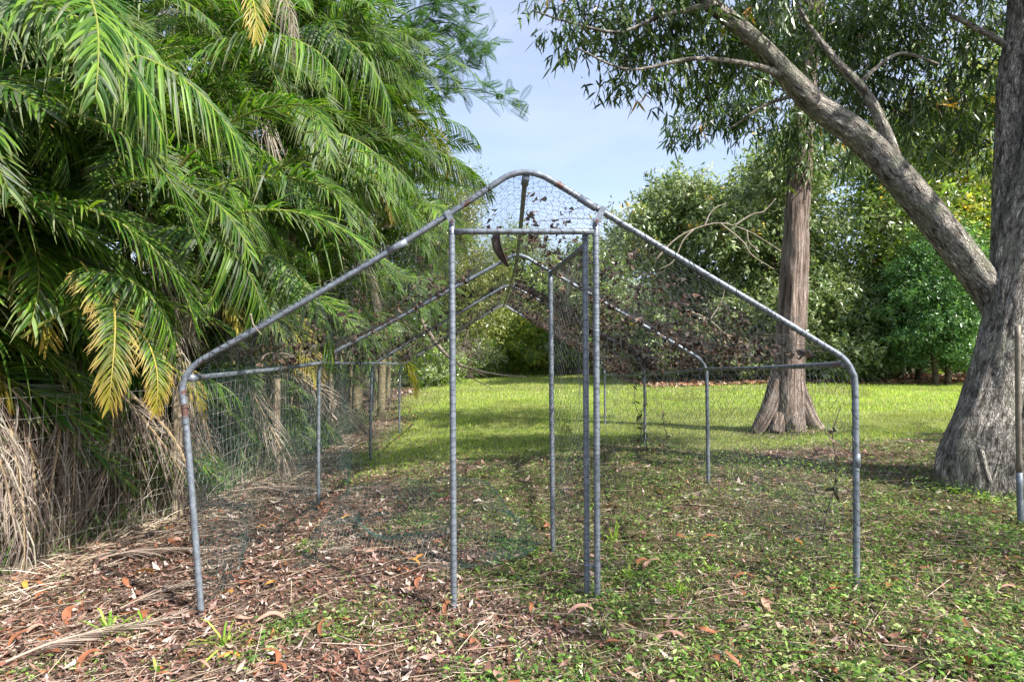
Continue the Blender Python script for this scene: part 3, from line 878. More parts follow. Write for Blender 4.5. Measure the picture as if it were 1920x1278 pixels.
# pale twigs lodged in the netting
def twig(pts, r, label, mat=None):
    a = Acc(); tube(a, pts, np.linspace(r, r * .4, len(pts)), 6, seed=2, rough=.1)
    o = a.build('twig', mat or M_TWIG, smooth=True); tag(o, label, 'twig'); return o
twig([P(470, 588, 3.5), P(474, 606, 3.52), P(482, 618, 3.5), P(491, 627, 3.5)], .006, 'pale forked twig straddling the sloping front pipe')
twig([P(489, 677, 4.3), P(500, 664, 4.3), P(530, 662, 4.3), P(552, 669, 4.35), P(528, 668, 4.4)], .008, 'bent pale twig caught in netting just above the eave rail')
twig([P(632, 787, 5.2), P(622, 775, 5.2), P(618, 760, 5.2), P(624, 750, 5.2), P(634, 742, 5.2)], .01, 'hook shaped pale twig hanging beside the second frame post')
# ------------------------------------------------------------------ pole at the frame's right edge
a = Acc(); tube(a, [P(1914, 992, 4.6), P(1911, 885, 4.6)], .021, 14, 6)
b = Acc(); tube(b, [P(1911, 887, 4.6), P(1909, 750, 4.6), P(1908, 610, 4.6)], .0195, 14, 12)
pb = P(1913, 990, 4.6)
pole = empty('metal_pole', tuple(pb), 'slim metal pole beside the forked tree, brown above and grey below', 'pole')
under(a.build('grey_lower_pipe', M_PIPE, smooth=True), pole)
under(b.build('brown_upper_pipe', plain('rusty_pipe', (.19, .16, .12), .6, .2, .3), smooth=True), pole)
# ------------------------------------------------------------------ wire fence along the palms
def fence_pt(t, z):
    """t metres along the fence"""
    p0 = np.array([-3.75, 3.0]); p1 = np.array([-3.05, 5.6]); p2 = np.array([-2.9, 12.5])
    t = np.asarray(t, float)
    l1 = np.linalg.norm(p1 - p0)
    a = p0 + (p1 - p0) * np.clip(t / l1, 0, 1)[..., None] + (p2 - p1) / np.linalg.norm(p2 - p1) * np.clip(t - l1, 0, None)[..., None]
    return np.stack([a[..., 0], a[..., 1], ground(a[..., 0], a[..., 1]) + z], -1)
FL = 9.0
fence = empty('wire_fence', tuple(fence_pt(0., 0.)), 'low welded wire fence running back beside the palms', 'fence')
a = Acc()
t = np.arange(0, FL, .09); zz = np.linspace(0, 1.22, 9)
T_, Z_ = np.meshgrid(t, zz, indexing='ij')
wob = .02 * np.sin(T_ * 2.3 + Z_ * 3)
PT = fence_pt(T_.ravel(), Z_.ravel()).reshape(len(t), 9, 3); PT[..., 0] += wob; PT[..., 2] += .02 * np.sin(T_ * 1.7)
segs(a, PT[:, :-1].reshape(-1, 3), PT[:, 1:].reshape(-1, 3), .0018)
for j in (0, 1, 2, 3, 4, 5, 6, 7, 8):
    segs(a, PT[:-1, j], PT[1:, j], .002)
under(a.build('welded_mesh', M_FENCEWIRE), fence)
for i, tt in enumerate((.35, 2.75, 5.0, 7.2)):
    p = fence_pt(tt, 0.)
    a = Acc(); tube(a, [p + [-.05, 0, -.1], p + [-.05, 0, .6], p + [-.05, 0, 1.18]], [.05, .045, .045], 9, 8, rough=.12, seed=i)
    under(a.build('post', M_TIMBER, smooth=False), fence)

# ------------------------------------------------------------------ palms
G_P = [(.022, .072, .006), (.042, .11, .01), (.07, .15, .015), (.12, .215, .02), (.09, .125, .065)]
def frond_mesh(name, L, e0, drop, seed, kind='green', nl=60, lean=0.):
    g = np.random.default_rng(seed)
    t = np.linspace(0, 1, 40)
    ang = np.radians(e0 - drop * t ** 1.25)
    ds = L / 39
    lat = lean * t ** 2
    dx = np.cos(ang) * np.cos(lat); dy = np.cos(ang) * np.sin(lat); dz = np.sin(ang)
    R = np.stack([np.cumsum(dx), np.cumsum(dy), np.cumsum(dz)], 1) * ds
    a = Acc()
    dead = kind == 'dead'
    rc = (.42, .32, .2) if dead else (.24, .27, .07) if kind != 'yellow' else (.45, .38, .1)
    tube(a, R, np.linspace(.019, .003, 40), 5, 30, col=rc)
    T = norm(np.gradient(R, axis=0))
    tt = np.linspace(.13, .995, nl)
    tt = np.repeat(tt, 2); sd = np.tile([1., -1.], nl)
    tt = np.clip(tt + g.normal(size=len(tt)) * .004, 0, 1)
    k = g.random(len(tt)) < (.72 if dead else .97); tt, sd = tt[k], sd[k]; n = len(tt)
    bp = np.stack([np.interp(tt, t, R[:, i]) for i in range(3)], 1)
    bt = norm(np.stack([np.interp(tt, t, T[:, i]) for i in range(3)], 1))
    Y = norm(np.cross(bt, np.array([0, 0, 1.]) + np.array([1e-3, 0, 0]))); N = norm(np.cross(Y, bt)) * 1
    N = np.where(N[:, 2:3] < 0, -N, N)
    phi = np.radians(66 - 36 * tt + g.normal(size=n) * (14 if dead else 6))
    beta = np.radians(19 + 10 * np.sin(tt * 9 + seed) + g.normal(size=n) * (25 if dead else 11))
    D = bt * np.cos(phi)[:, None] + (Y * sd[:, None] * np.cos(beta)[:, None] + N * np.sin(beta)[:, None]) * np.sin(phi)[:, None]
    Ll = L * .25 * (np.sin(np.pi * (.12 + .82 * tt)) ** .6) * (.92 + .16 * g.random(n)) * (1 - .35 * tt)
    W = .030 * (1 - .35 * tt) * (.85 + .3 * g.random(n)) * L / 2.3
    bend = .22 + .3 * g.random(n) + (g.random(n) < .12) * g.random(n) * .9
    if kind == 'droop': bend = .85 + .5 * g.random(n)
    if dead:
        bend = 1.1 + .7 * g.random(n); W = W * (.35 + .3 * g.random(n))
        D = norm(D + g.normal(size=(n, 3)) * .22)
    Sd = norm(np.cross(D, N + bt * .25)) 
    if dead:
        c = pick([(.29, .24, .2), (.4, .35, .3), (.2, .16, .13), (.12, .095, .075)], n, .2, g=g); tip = None
    else:
        c = pick(G_P, n, .14, g=g); tip = None
        c = c * (.85 + .3 * fbm(tt * 6 + seed, sd + 2.))[:, None]
    if kind == 'yellow':
        mix = sstep(.5, 1.0, tt)[:, None]; c = c * (1 - mix * .6) + np.array([.42, .32, .04]) * mix * .6; tip = (.5, .34, .1)
    if kind == 'green' or kind == 'droop':
        tip = (.16, .17, .06)
    ribbons(a, bp, norm(D), Sd, Ll, W, [(0, .35), (.18, .95), (.45, 1), (.75, .72), (1, .04)], bend, c, tip, .5 if kind == 'yellow' else .82, fold=.28)
    return a.mesh(name, M_DRYPALM if dead else M_PALM, False)
FRN = {
    'up': [frond_mesh('frond', 2.2, 78, 62, 1), frond_mesh('frond', 2.3, 70, 80, 2, lean=.3)],
    'mid': [frond_mesh('frond', 2.45, 52, 92, 3), frond_mesh('frond', 2.5, 45, 85, 4, lean=-.35), frond_mesh('frond', 2.4, 58, 115, 5, 'droop', lean=.2)],
    'low': [frond_mesh('frond', 2.5, 22, 88, 6), frond_mesh('frond', 2.4, 10, 78, 7, 'droop', lean=.3), frond_mesh('frond', 2.5, 32, 100, 8, lean=-.3), frond_mesh('frond', 2.4, 15, 95, 18, lean=.4)],
    'yel': [frond_mesh('frond', 2.2, 5, 85, 9, 'yellow', lean=.2), frond_mesh('frond', 2.1, 15, 100, 10, 'yellow', lean=-.3)],
    'dead': [frond_mesh('dead_frond', 2.2, -45, 45, 11, 'dead', 46), frond_mesh('dead_frond', 2.3, -20, 75, 12, 'dead', 46, .3), frond_mesh('dead_frond', 2.0, -60, 30, 13, 'dead', 46, -.2)],
}
def add_frond(par, me, loc, yaw, pitch=0., roll=0., sc=1., name='frond'):
    o = bpy.data.objects.new(name, me); COL.objects.link(o)
    o.parent = par; o.location = loc
    o.rotation_euler = (roll, pitch, yaw); o.scale = (sc, sc, sc)
    return o
def palm(x, y, h, nf=15, label=None, lean=(0, 0), sc=1., dead=2, bias=None, yel=1, group='palms massed along the fence', stem=.05):
    nf = int(nf * 1.15)
    z = float(ground(x, y))
    if y < 8.5: sc *= .8
    elif y < 12: sc *= .95
    t = empty('palm_tree', (x, y, z), label, 'palm tree', group)
    a = Acc()
    tx, ty = lean
    pts = [(0, 0, -.1), (tx * .3, ty * .3, h * .5), (tx, ty, h)]
    tube(a, pts, [stem * 1.3, stem, stem * .8], 10, 18, seed=x)
    a.build('trunk', M_STEM, t, True)
    a = Acc(); tube(a, [(tx, ty, h - .02), (tx * 1.02, ty * 1.02, h + .45)], [stem * 1.15, stem * .5], 10, 5, col=(.13, .2, .04))
    a.build('crownshaft', M_PALM, t, True)
    a0 = random.random() * 6.28
    for i in range(nf):
        f = i / (nf - 1)
        tier = 'up' if f < .2 else 'mid' if f < .55 else 'low'
        if i >= nf - yel: tier = 'yel'
        me = random.choice(FRN[tier])
        yaw = a0 + i * 2.39996 + random.gauss(0, .15)
        if bias is not None and random.random() < .45:
            yaw = bias + random.gauss(0, .7)
        add_frond(t, me, (tx, ty, h + .42 * (1 - f)), yaw, random.gauss(0, .12), random.gauss(0, .42), sc * (.85 + .3 * random.random()))
    for i in range(dead):
        me = random.choice(FRN['dead'])
        yaw = (bias if bias is not None else 0) + random.gauss(0, 1.2)
        add_frond(t, me, (tx, ty, h - .05 - .2 * random.random()), yaw, random.gauss(0, .15), random.gauss(0, .3), sc * (.8 + .3 * random.random()), 'dead_frond')
    return t
NEAR = []
# the nearest palms, whose fronds overhang the fence
NEAR.append(palm(-4.6, 3.7, 1.75, 24, 'low palm beside the fence whose yellow tipped fronds hang over the wire', dead=5, bias=-.1, yel=3))
NEAR.append(palm(-4.35, 4.7, 2.5, 26, 'second palm from the near end of the fence, arching over the cage shoulder', dead=4, bias=-.3, yel=2))
NEAR.append(palm(-5.3, 4.3, 3.6, 24, 'taller near palm with pale drooping fronds at the top corner', dead=2, bias=-.2))
NEAR.append(palm(-4.5, 5.9, 3.3, 26, 'palm leaning out above the left slope of the cage', (.5, -.2), dead=3, bias=-.4, yel=1))
palm(-4.2, 7.2, 2.3, 24, 'shorter palm behind the fence post inside the netted view', dead=4, bias=-.3)
palm(-5.2, 6.8, 4.9, 26, 'tall palm with orange dry leaflets beneath its crown', dead=2, bias=-.3, yel=3)
def ordinal(n):
    return ['nearest', 'second', 'third', 'fourth', 'fifth', 'sixth', 'seventh', 'eighth', 'ninth', 'tenth', 'eleventh', 'twelfth', 'thirteenth', 'fourteenth', 'fifteenth', 'sixteenth', 'seventeenth', 'eighteenth', 'nineteenth', 'twentieth', 'twenty-first', 'twenty-second', 'twenty-third', 'twenty-fourth'][n]
rows = {
    'front': [(-4.3, 8.6, 3.6), (-3.9, 9.3, 2.0), (-3.9, 10.2, 4.2), (-3.9, 11.4, 2.1), (-3.7, 12.2, 5.2), (-3.5, 13.9, 4.0), (-3.9, 14.8, 2.0), (-3.5, 15.6, 5.4), (-3.75, 9.7, 5.3), (-3.55, 11.1, 6.4), (-3.3, 12.9, 7.0), (-3.1, 14.4, 6.0), (-3.8, 16.8, 3.6), (-4.1, 18.6, 5.4), (-4.2, 20.6, 3.0)],
    'middle': [(-5.6, 2.6, 2.4), (-5.2, 5.3, 2.3), (-5.3, 7.8, 3.2), (-5.0, 9.0, 5.8), (-4.9, 10.8, 7.0), (-4.6, 12.8, 7.8), (-4.2, 14.6, 6.8), (-5.0, 16.2, 8.2), (-5.2, 18.0, 6.8), (-5.4, 21.5, 6.6)],
    'rear': [(-6.2, 3.4, 3.3), (-7.4, 5.0, 4.6), (-6.4, 5.8, 5.6), (-6.6, 7.0, 3.6), (-6.6, 8.2, 7.2), (-8.6, 7.6, 5.5), (-7.4, 9.8, 5.0), (-6.4, 11.6, 8.6), (-7.9, 12.4, 7.0), (-6.9, 14.2, 9.4), (-6.8, 17.0, 8.0)],
    'tightly packed inner': [(-5.1, 4.2, .5), (-4.7, 5.4, .7), (-5.6, 6.2, .8), (-4.7, 6.6, .5), (-5.4, 3.4, .4), (-4.6, 7.9, .8), (-4.9, 4.9, 1.5), (-5.6, 5.2, 2.9), (-5.0, 6.0, 2.2), (-4.9, 7.2, 3.3), (-4.8, 8.3, 4.3), (-5.9, 4.2, 2.0), (-4.9, 3.6, 2.7), (-5.0, 5.5, 4.3), (-4.5, 9.6, .6), (-6.4, 4.6, 1.4), (-6.9, 6.3, 1.8), (-6.2, 8.8, 1.6), (-5.6, 10.6, 2.0), (-5.4, 12.2, 3.2), (-5.6, 14.6, 3.6), (-4.6, 17.2, 1.4), (-8.2, 9.2, 2.4)],
}
for rn, spots in rows.items():
    for i, (x, y, h) in enumerate(sorted(spots, key=lambda q: q[1])):
        ht = 'knee high' if h < .9 else 'short' if h < 3 else 'mid height' if h < 5.5 else 'tall'
        palm(x, y, h, 25 if y < 8.5 else (19 if h > 4 else 18) if y < 13 else 15, '%s green palm, %s from the near end of the %s row' % (ht, ordinal(i), rn), (random.gauss(.25, .15), random.gauss(-.1, .2)) if h > 2 else (0, 0), dead=0 if h < 1 else 2 if h > 3 else 1, bias=-.35, stem=.04 + .006 * h, yel=1 if i % 2 else 0, sc=1.0 if h > 1 else .95)
# separate large fronds that arch into view from the near palms
FEAT = {}
def feature(palm_o, px, py, d, yaw, me, sc, pitch=0, roll=0):
    o = bpy.data.objects.new('frond', me); COL.objects.link(o)
    under(o, palm_o); o.location = tuple(P(px, py, d)); o.rotation_euler = (roll, pitch, yaw); o.scale = (sc, sc, sc)
for a_ in (
    (1, 330, 320, 4.9, -.15, ('low', 0), .6, -.42, 0), (1, 335, 385, 4.8, .05, ('mid', 0), .6, .35, 0), (1, 345, 440, 4.7, -.1, ('low', 0), .62, -.05, .2), (1, 150, 385, 4.5, -.3, ('mid', 0), .6, .5, 0),
    (0, 150, 490, 4.15, -.75, ('yel', 0), .4, .4, .2), (0, 120, 540, 4.1, -.3, ('mid', 2), .4, .6, 0), (0, 230, 600, 4.05, -.5, ('yel', 1), .38, .5, .1), (0, 30, 640, 4.0, .15, ('low', 0), .5, -.3, 0), (0, 205, 560, 4.15, -.9, ('yel', 1), .5, .35, 0), (0, 225, 640, 4.1, -.1, ('yel', 0), .36, .25, .3),
    (1, 245, 470, 4.4, -.4, ('mid', 2), .55, .6, 0), (1, 265, 560, 4.4, -.6, ('dead', 1), .45, 0, 0), (1, 270, 600, 4.3, -.2, ('dead', 2), .4, -.3, 0), (1, 480, 470, 5.4, -.6, ('low', 1), .5, .4, 0),
    (2, -60, 30, 4.2, -.35, ('low', 1), .7, .1, 0), (2, 40, 60, 4.4, -.6, ('low', 2), .7, .3, 0), (2, -60, 240, 4.0, -.2, ('low', 3), .7, 0, 0), (2, 120, 120, 4.8, -.4, ('low', 1), .7, .1, .2), (2, -40, 400, 3.9, -.1, ('low', 3), .6, 0, 0),
    (2, 200, 260, 4.8, -.9, ('mid', 2), .6, .4, 0), (3, 430, -40, 6.2, -.9, ('yel', 0), .6, .3, 0), (3, 480, -60, 6.5, -.3, ('low', 2), .75, .1, 0), (3, 540, 60, 7.0, -.5, ('low', 1), .7, .3, 0), (3, 350, 150, 6.0, -.2, ('mid', 2), .7, .3, 0),
    (3, 560, 250, 6.6, -.4, ('low', 1), .6, .2, 0), (3, 500, 330, 6.2, -.2, ('mid', 1), .6, .3, 0), (3, 440, 230, 6.2, -.5, ('low', 2), .6, .2, 0), (3, 500, -30, 6.4, -.8, ('dead', 1), .5, .1, 0)):
    feature(NEAR[a_[0]], a_[1], a_[2], a_[3], a_[4], FRN[a_[5][0]][a_[5][1]], a_[6] * (1.2 if a_[5][0] in ('low', 'mid') else 1), a_[7], a_[8])


# dry undergrowth along the fence foot
def undergrowth():
    a = Acc()
    n = 13000
    t = rng.random(n) * 10.5
    p = fence_pt(t, 0.)
    p[:, 0] += -rng.random(n) ** 1.2 * 1.6 - .08 + .25 * (fbm(t * 1.5, t * 0) - .5)
    p[:, 2] = ground(p[:, 0], p[:, 1])
    D = norm(np.stack([rng.normal(size=n) * .45 + .1, rng.normal(size=n) * .4, .8 + rng.random(n)], 1))
    L = .1 + rng.random(n) ** 2.2 * .85
    gr = rng.random(n) < .45 * sstep(2.2, 4.5, t)
    c = pick([(.26, .21, .17), (.13, .1, .08), (.38, .32, .27), (.07, .13, .03), (.12, .19, .05)], n, .3, [4, 4, 2, 4, 3])
    c[gr] = pick([(.06, .11, .03), (.10, .17, .04), (.16, .22, .07)], int(gr.sum()), .25)
    Sd = perp(D)
    ribbons(a, p, D, Sd, L, .005 + .006 * rng.random(n), [(0, 1), (.35, 1), (.7, .8), (1, .1)], .15 + .6 * rng.random(n), c)
    # fallen straw spilling out on the leaf litter
    n = 3500
    t = rng.random(n) * 10; p = fence_pt(t, 0.); p[:, 0] += rng.random(n) ** 2 * .7 - .15
    p[:, 2] = ground(p[:, 0], p[:, 1]) + .02
    D = norm(np.stack([rng.normal(size=n), rng.normal(size=n), rng.random(n) * .25], 1))
    ribbons(a, p, D, perp(D), .12 + .3 * rng.random(n), .005, [(0, 1), (.5, 1), (1, .1)], .15, pick([(.5, .4, .3), (.36, .27, .18), (.6, .52, .42)], n, .2))
    a.build('dry_undergrowth', M_LITTER, kind='stuff')['label'] = 'tangled dry stalks and straw along the fence foot'
undergrowth()

# cascades of dead fronds hanging on the fence, standing as clumps
def skirt(x, y, h, n, label, spread=.5, lean=(.25, -.1)):
    z = float(ground(x, y)); t = empty('dead_frond_clump', (x, y, z), label, 'dead fronds', 'clumps of dead fronds on the fence')
    for i in range(n):
        add_frond(t, random.choice(FRN['dead']), (random.gauss(0, .05), random.gauss(0, .05), h + random.gauss(0, .08)), random.gauss(-.6, 1.1), random.gauss(.35, .12), random.gauss(0, .3), (.5 + .35 * random.random()), 'dead_frond')
    g = np.random.default_rng(int(abs(x * 100)))
    m = 300 if y < 5.5 else 90
    a = Acc()
    Pt = g.normal(size=(m, 3)) * .05 + np.array([0, 0, h]) ; Pt[:, 2] -= g.random(m) * h * .45
    D = norm(np.stack([g.normal(size=m) * spread * .5 + lean[0], g.normal(size=m) * spread * .5 + lean[1], -np.ones(m)], 1))
    L = h * (.35 + .55 * g.random(m)) * np.clip(Pt[:, 2] / h, .4, 1)
    ribbons(a, Pt, D, perp(D, g), L, .005 + .006 * g.random(m), [(0, .6), (.3, 1), (.7, .9), (1, .1)], .1, pick([(.21, .17, .14), (.33, .28, .24), (.11, .085, .07), (.28, .22, .15)], m, .4, g=g), curl=.06)
    a.build('straw', M_DRYPALM, t)
for (sx_, sy_, sh_, sn_, lb_, sp_, ln_) in (
    (-3.62, 4.45, 1.15, 3, 'tawny cone of dead fronds slumped against the fence, spreading at its foot', .5, (.1, -.1)),
    (-3.62, 3.85, 1.75, 4, 'grey brown dead fronds hanging against the fence at the photo edge', .3, (.02, 0)),
    (-3.75, 4.25, 1.45, 3, 'shaggy grey fronds between the photo edge and the tawny cone', .3, (.0, 0)),
    (-3.55, 4.85, 1.5, 3, 'narrow column of dead leaf sheaths behind the tawny cone', .22, (.0, 0)),
    (-3.45, 5.25, 1.25, 3, 'dead fronds hanging down beside the weathered fence post', .3, (.05, 0)),
    (-3.5, 5.75, 1.2, 2, 'dead fronds hanging just behind the front left leg of the cage', .32, (.1, 0)),
    (-3.55, 6.5, 1.3, 2, 'dry leaning fronds behind the first cage bay', .35, (.3, 0)),
    (-3.5, 7.4, 1.5, 2, 'grey dead fronds leaning towards the second left leg', .35, (.3, 0)),
    (-3.5, 8.5, 1.5, 1, 'grey dead fronds hanging behind the second cage bay', .3, (.2, 0)),
    (-3.5, 9.9, 1.4, 1, 'dead fronds hanging behind the third left leg', .3, (.2, 0)),
    (-3.5, 11.6, 1.5, 1, 'farthest clump of dead fronds, at the end of the fence', .3, (.2, 0))):
    skirt(sx_, sy_, sh_, sn_, lb_, sp_, ln_)

# fallen dead fronds on the litter
def fallen_frond(px, py, d, yaw, sc, label):
    p = P(px, py, d); x, y = p[0], p[1]
    me = FALLEN[int(abs(px)) % 2]
    o = bpy.data.objects.new('fallen_frond', me); COL.objects.link(o)
    o.location = (x, y, float(ground(x, y)) + .05); o.rotation_euler = (0, math.radians(-1), yaw); o.scale = (sc, sc, sc)
    tag(o, label, 'palm frond', 'dead fronds lying on the litter')
def flat_frond(seed):
    g = np.random.default_rng(seed); a = Acc(); L = 1.5
    t = np.linspace(0, 1, 24); R = np.stack([t * L, .12 * np.sin(t * 2.2), .01 + .04 * np.sin(t * 6)], 1)
    tube(a, R, np.linspace(.014, .003, 24), 5, 24, col=(.36, .28, .22))
    n = 90; tt = np.repeat(np.linspace(.12, 1, n // 2), 2); sd = np.tile([1., -1.], n // 2)
    bp = np.stack([np.interp(tt, t, R[:, i]) for i in range(3)], 1)
    phi = np.radians(30 - 10 * tt + g.normal(size=n) * 6)
    D = norm(np.stack([np.cos(phi), np.sin(phi) * sd, g.normal(size=n) * .07 + .03], 1))
    Sd = norm(np.cross(D, np.array([0, 0, 1.]) + g.normal(size=(n, 3)) * .3))
    ribbons(a, bp, D, Sd, .42 * (1 - .4 * tt), .016, [(0, .5), (.3, 1), (.7, .8), (1, .1)], .12, pick([(.33, .26, .22), (.42, .35, .3), (.22, .17, .14)], n, .2, g=g))
    return a.mesh('fallen_frond', M_DRYPALM)
FALLEN = [flat_frond(1), flat_frond(2)]
fallen_frond(180, 1035, 4.35, .28, .62, 'pinkish dead frond lying flat beside the front left cage leg')
fallen_frond(10, 1215, 2.95, .75, .55, 'grey dead frond at the lower corner of the litter')
fallen_frond(225, 1120, 3.55, .9, .5, 'small grey frond pointing up towards the cage leg')
fallen_frond(430, 905, 6.4, .1, .9, 'dead frond lying along the fence foot inside the cage')
fallen_frond(360, 870, 7.0, 1.0, .7, 'dead frond propped behind the front left leg')
# grass tufts
def tuft(px, py, n, L, label, seed):
    d = 3.0
    for _ in range(30):
        p = P(px, py, d); g_ = float(ground(p[0], p[1])); d = (CAMH - g_) * F / (py - HOR)
    g = np.random.default_rng(seed); a = Acc()
    p = P(px, py, d)
    th = g.random(n) * 6.28; el = .5 + g.random(n) * .9
    D = np.stack([np.cos(th) * np.cos(el), np.sin(th) * np.cos(el), np.sin(el)], 1)
    Ln = 1.35 * L * (.4 + .7 * g.random(n))
    ribbons(a, np.zeros((n, 3)) + g.normal(size=(n, 3)) * [.008, .008, 0], D, norm(np.cross(D, [0, 0, 1.])), Ln, .011 + .006 * g.random(n), [(0, .7), (.25, 1), (.6, .85), (.85, .5), (1, .05)], .35 + .4 * g.random(n), pick([(.16, .32, .03), (.27, .43, .06), (.38, .48, .1)], n, .15, g=g), (.4, .4, .1), .8, fold=.2)
    o = a.build('grass_tuft', M_GRASS); o.location = (p[0], p[1], float(ground(p[0], p[1])) - .01)
    tag(o, label, 'grass tuft', 'grass tufts in the litter')
tuft(205, 1190, 15, .26, 'bright broad bladed grass tuft between the two front grass tufts and litter edge', 1)
tuft(425, 1215, 14, .3, 'tall bright grass tuft just before the front left cage leg', 2)
tuft(268, 1175, 9, .22, 'thin arching grass tuft beside the broad bladed one', 3)
tuft(1150, 1015, 10, .35, 'tall grass tuft rising behind the right door post', 4)
tuft(300, 1260, 8, .12, 'very short grass tuft low in the brown litter', 5)
for i, (px, py) in enumerate(((1270, 1110), (1330, 1070), (1060, 1080), (1180, 1080))):
    tuft(px, py, 22, .13, ['broad leaved weed clump inside the right front netting', 'broad leaved weed clump against the right netting, farther from the door', 'leafy weed clump at the foot of the open door leaf', 'leafy weed clump at the foot of the right door post'][i], 30 + i)
for i, (px, py) in enumerate(((1800, 925), (1840, 935), (1880, 925))):
    tuft(px, py, 30, .16, ['weed clump at the outer foot of the forked tree', 'weed clump in the middle before the forked tree trunk', 'weed clump between the forked tree and the metal pole'][i], 40 + i)

# ------------------------------------------------------------------ broad-leaved trees
def up(c, k):
    return [tuple(min(1, v * k) for v in q) for q in c]
SUNNY = [(.055, .12, .015), (.08, .17, .02), (.13, .22, .03), (.035, .08, .015), (.2, .26, .04)]
def leaf_mass(acc, blobs, n, L, cols, w=None, wid=.4, droop=.4, per=9, spread=.16, shell=.55, mode='d', g=None, var=.3, accent=None):
    """leaf clusters through a set of ellipsoids [(centre, radii)]"""
    g = g or rng
    vol = np.array([r[0] * r[1] * r[2] for c, r in blobs]) ** .75; vol = vol / vol.sum()
    bi = g.choice(len(blobs), n, p=vol)
    C = np.array([c for c, r in blobs])[bi]; R = np.array([r for c, r in blobs])[bi]
    dirs = rand_dirs(n, g)
    rad = (shell + (1 - shell) * g.random(n)) * (.82 + .36 * fbm(dirs[:, 0] * 2.3 + bi * 3.1 + 50, dirs[:, 1] * 2.3 + dirs[:, 2] * 2.9 + 50, 3))
    cen = C + dirs * R * rad[:, None]
    tw = norm(dirs * .6 + rand_dirs(n, g) * .7 + np.array([0, 0, -.2 * droop]))
    cc = pick(cols, n, var, w, g)
    if accent is not None:
        k = g.random(n) < accent[1]; cc[k] = np.array(accent[0])
    t = g.random((n, per))
    Pt = (cen[:, None] + tw[:, None] * (t * spread * 1.6)[..., None] + g.normal(size=(n, per, 3)) * spread * .22).reshape(-1, 3)
    m = n * per
    D = norm(np.repeat(tw, per, 0) * .45 + rand_dirs(m, g) * .85 + np.array([0, 0, -droop]))
    cl = np.repeat(cc, per, 0) * (1 + (g.random((m, 1)) - .5) * .35)
    Ln = L * (.65 + .6 * g.random(m))
    nn = norm(np.repeat(dirs, per, 0) * .6 + np.array([0, 0, .7]) + rand_dirs(m, g) * .75)
    Sd = norm(np.cross(D, nn))
    if mode == 'd': diamonds(acc, Pt, D, Sd, Ln, Ln * wid, np.clip(cl, 0, 1))
    else: ribbons(acc, Pt, D, Sd, Ln, Ln * wid, [(0, .15), (.3, .9), (.65, .85), (1, .05)], .25, np.clip(cl, 0, 1), curl=.06)
    return cen
def limb_to(acc, base, tip, r0, r1, seed, wig=.12):
    base = np.array(base); tip = np.array(tip); L = np.linalg.norm(tip - base)
    g = np.random.default_rng(seed)
    m = [base + (tip - base) * f + g.normal(size=3) * wig * L * .25 + np.array([0, 0, wig * L * .5 * math.sin(f * 3.14)]) for f in (0, .33, .66, 1)]
    m[0] = base; tube(acc, m, [r0, r0 * .75 + r1 * .25, r0 * .4 + r1 * .6, r1], 6, 14, rough=.08, seed=seed)
def broadleaf(x, y, h, r, label, n, L, cols, w=None, trunk=.18, blobs=None, group='trees behind the lawn', bark=None, mode='d', accent=None, low=.15, seed=0, wid=.42, droop=.35, nb=9, spread=.34, name='broadleaf_tree', shell=.25, per=8):
    z = float(ground(x, y)); t = empty(name, (x, y, z), label, 'tree', group)
    g = np.random.default_rng(seed + 100)
    if blobs is None:
        blobs = []
        for i in range(nb):
            a_ = g.random() * 6.28; rr = r * math.sqrt(g.random()) * .75
            zz = h * (low + (1 - low) * (.12 + .8 * g.random()))
            s = r * (.38 + .25 * g.random()) * (1.1 - .35 * zz / h)
            blobs.append(((math.cos(a_) * rr, math.sin(a_) * rr, zz), (s * 1.15, s * 1.15, s * .8)))
        blobs.append(((0, 0, h - r * .35), (r * .5, r * .5, r * .35)))
    a = Acc()
    tp = (g.normal() * .2, g.normal() * .2, h * .55)
    tube(a, [(0, 0, -.2), (g.normal() * .1, 0, h * .25), tp], [trunk * 1.5, trunk, trunk * .6], 10, 16, rough=.12, seed=seed)
    a.build('trunk', bark or M_BARKDARK, t, True)
    for i, (c, s) in enumerate(blobs):
        b = Acc(); f = .25 + .3 * g.random()
        limb_to(b, np.array(tp) * (f * 1.6 if f * 1.6 < 1 else 1), c, trunk * .4, trunk * .06, seed * 31 + i)
        b.build('branch', bark or M_BARKDARK, t, True)
    b = Acc()
    cen = leaf_mass(b, blobs, int(n * .8), L, cols, w, wid, droop, per, spread, shell, mode, g, accent=accent)
    b.build('crown', M_LEAF, t, False, 'stuff')
    # twigs showing between the leaves
    b = Acc(); m = min(380, n // 6); k = g.choice(len(cen), m)
    A = cen[k]; bi = np.array([min(range(len(blobs)), key=lambda q: np.linalg.norm(np.array(blobs[q][0]) - p)) for p in A])
    Cc = np.array([c for c, s in blobs])[bi]
    segs(b, A, A + (Cc - A) * .6 + g.normal(size=A.shape) * .1, .013 if y > 15 else .005, (.42, .38, .32))
    b.build('twigs', M_TWIG, t, False, 'stuff')
    return t
DARKG = [(.12, .17, .06), (.165, .225, .085), (.24, .30, .14), (.08, .125, .045), (.34, .38, .24)]
YELG = [(.16, .25, .04), (.26, .35, .06), (.38, .44, .08), (.09, .16, .025), (.44, .42, .08)]
acc_y = ((.55, .36, .05), .012)
broadleaf(6.5, 23, 7.9, 2.7, 'dark rounded tree nearest the gap of sky behind the lawn', 4600, .2, DARKG, seed=1, accent=acc_y, low=.1, nb=12)
broadleaf(9.6, 22, 8.4, 3.0, 'dense dark tree directly behind the straight trunk', 5200, .19, DARKG, seed=2, accent=acc_y, low=.12, nb=12)
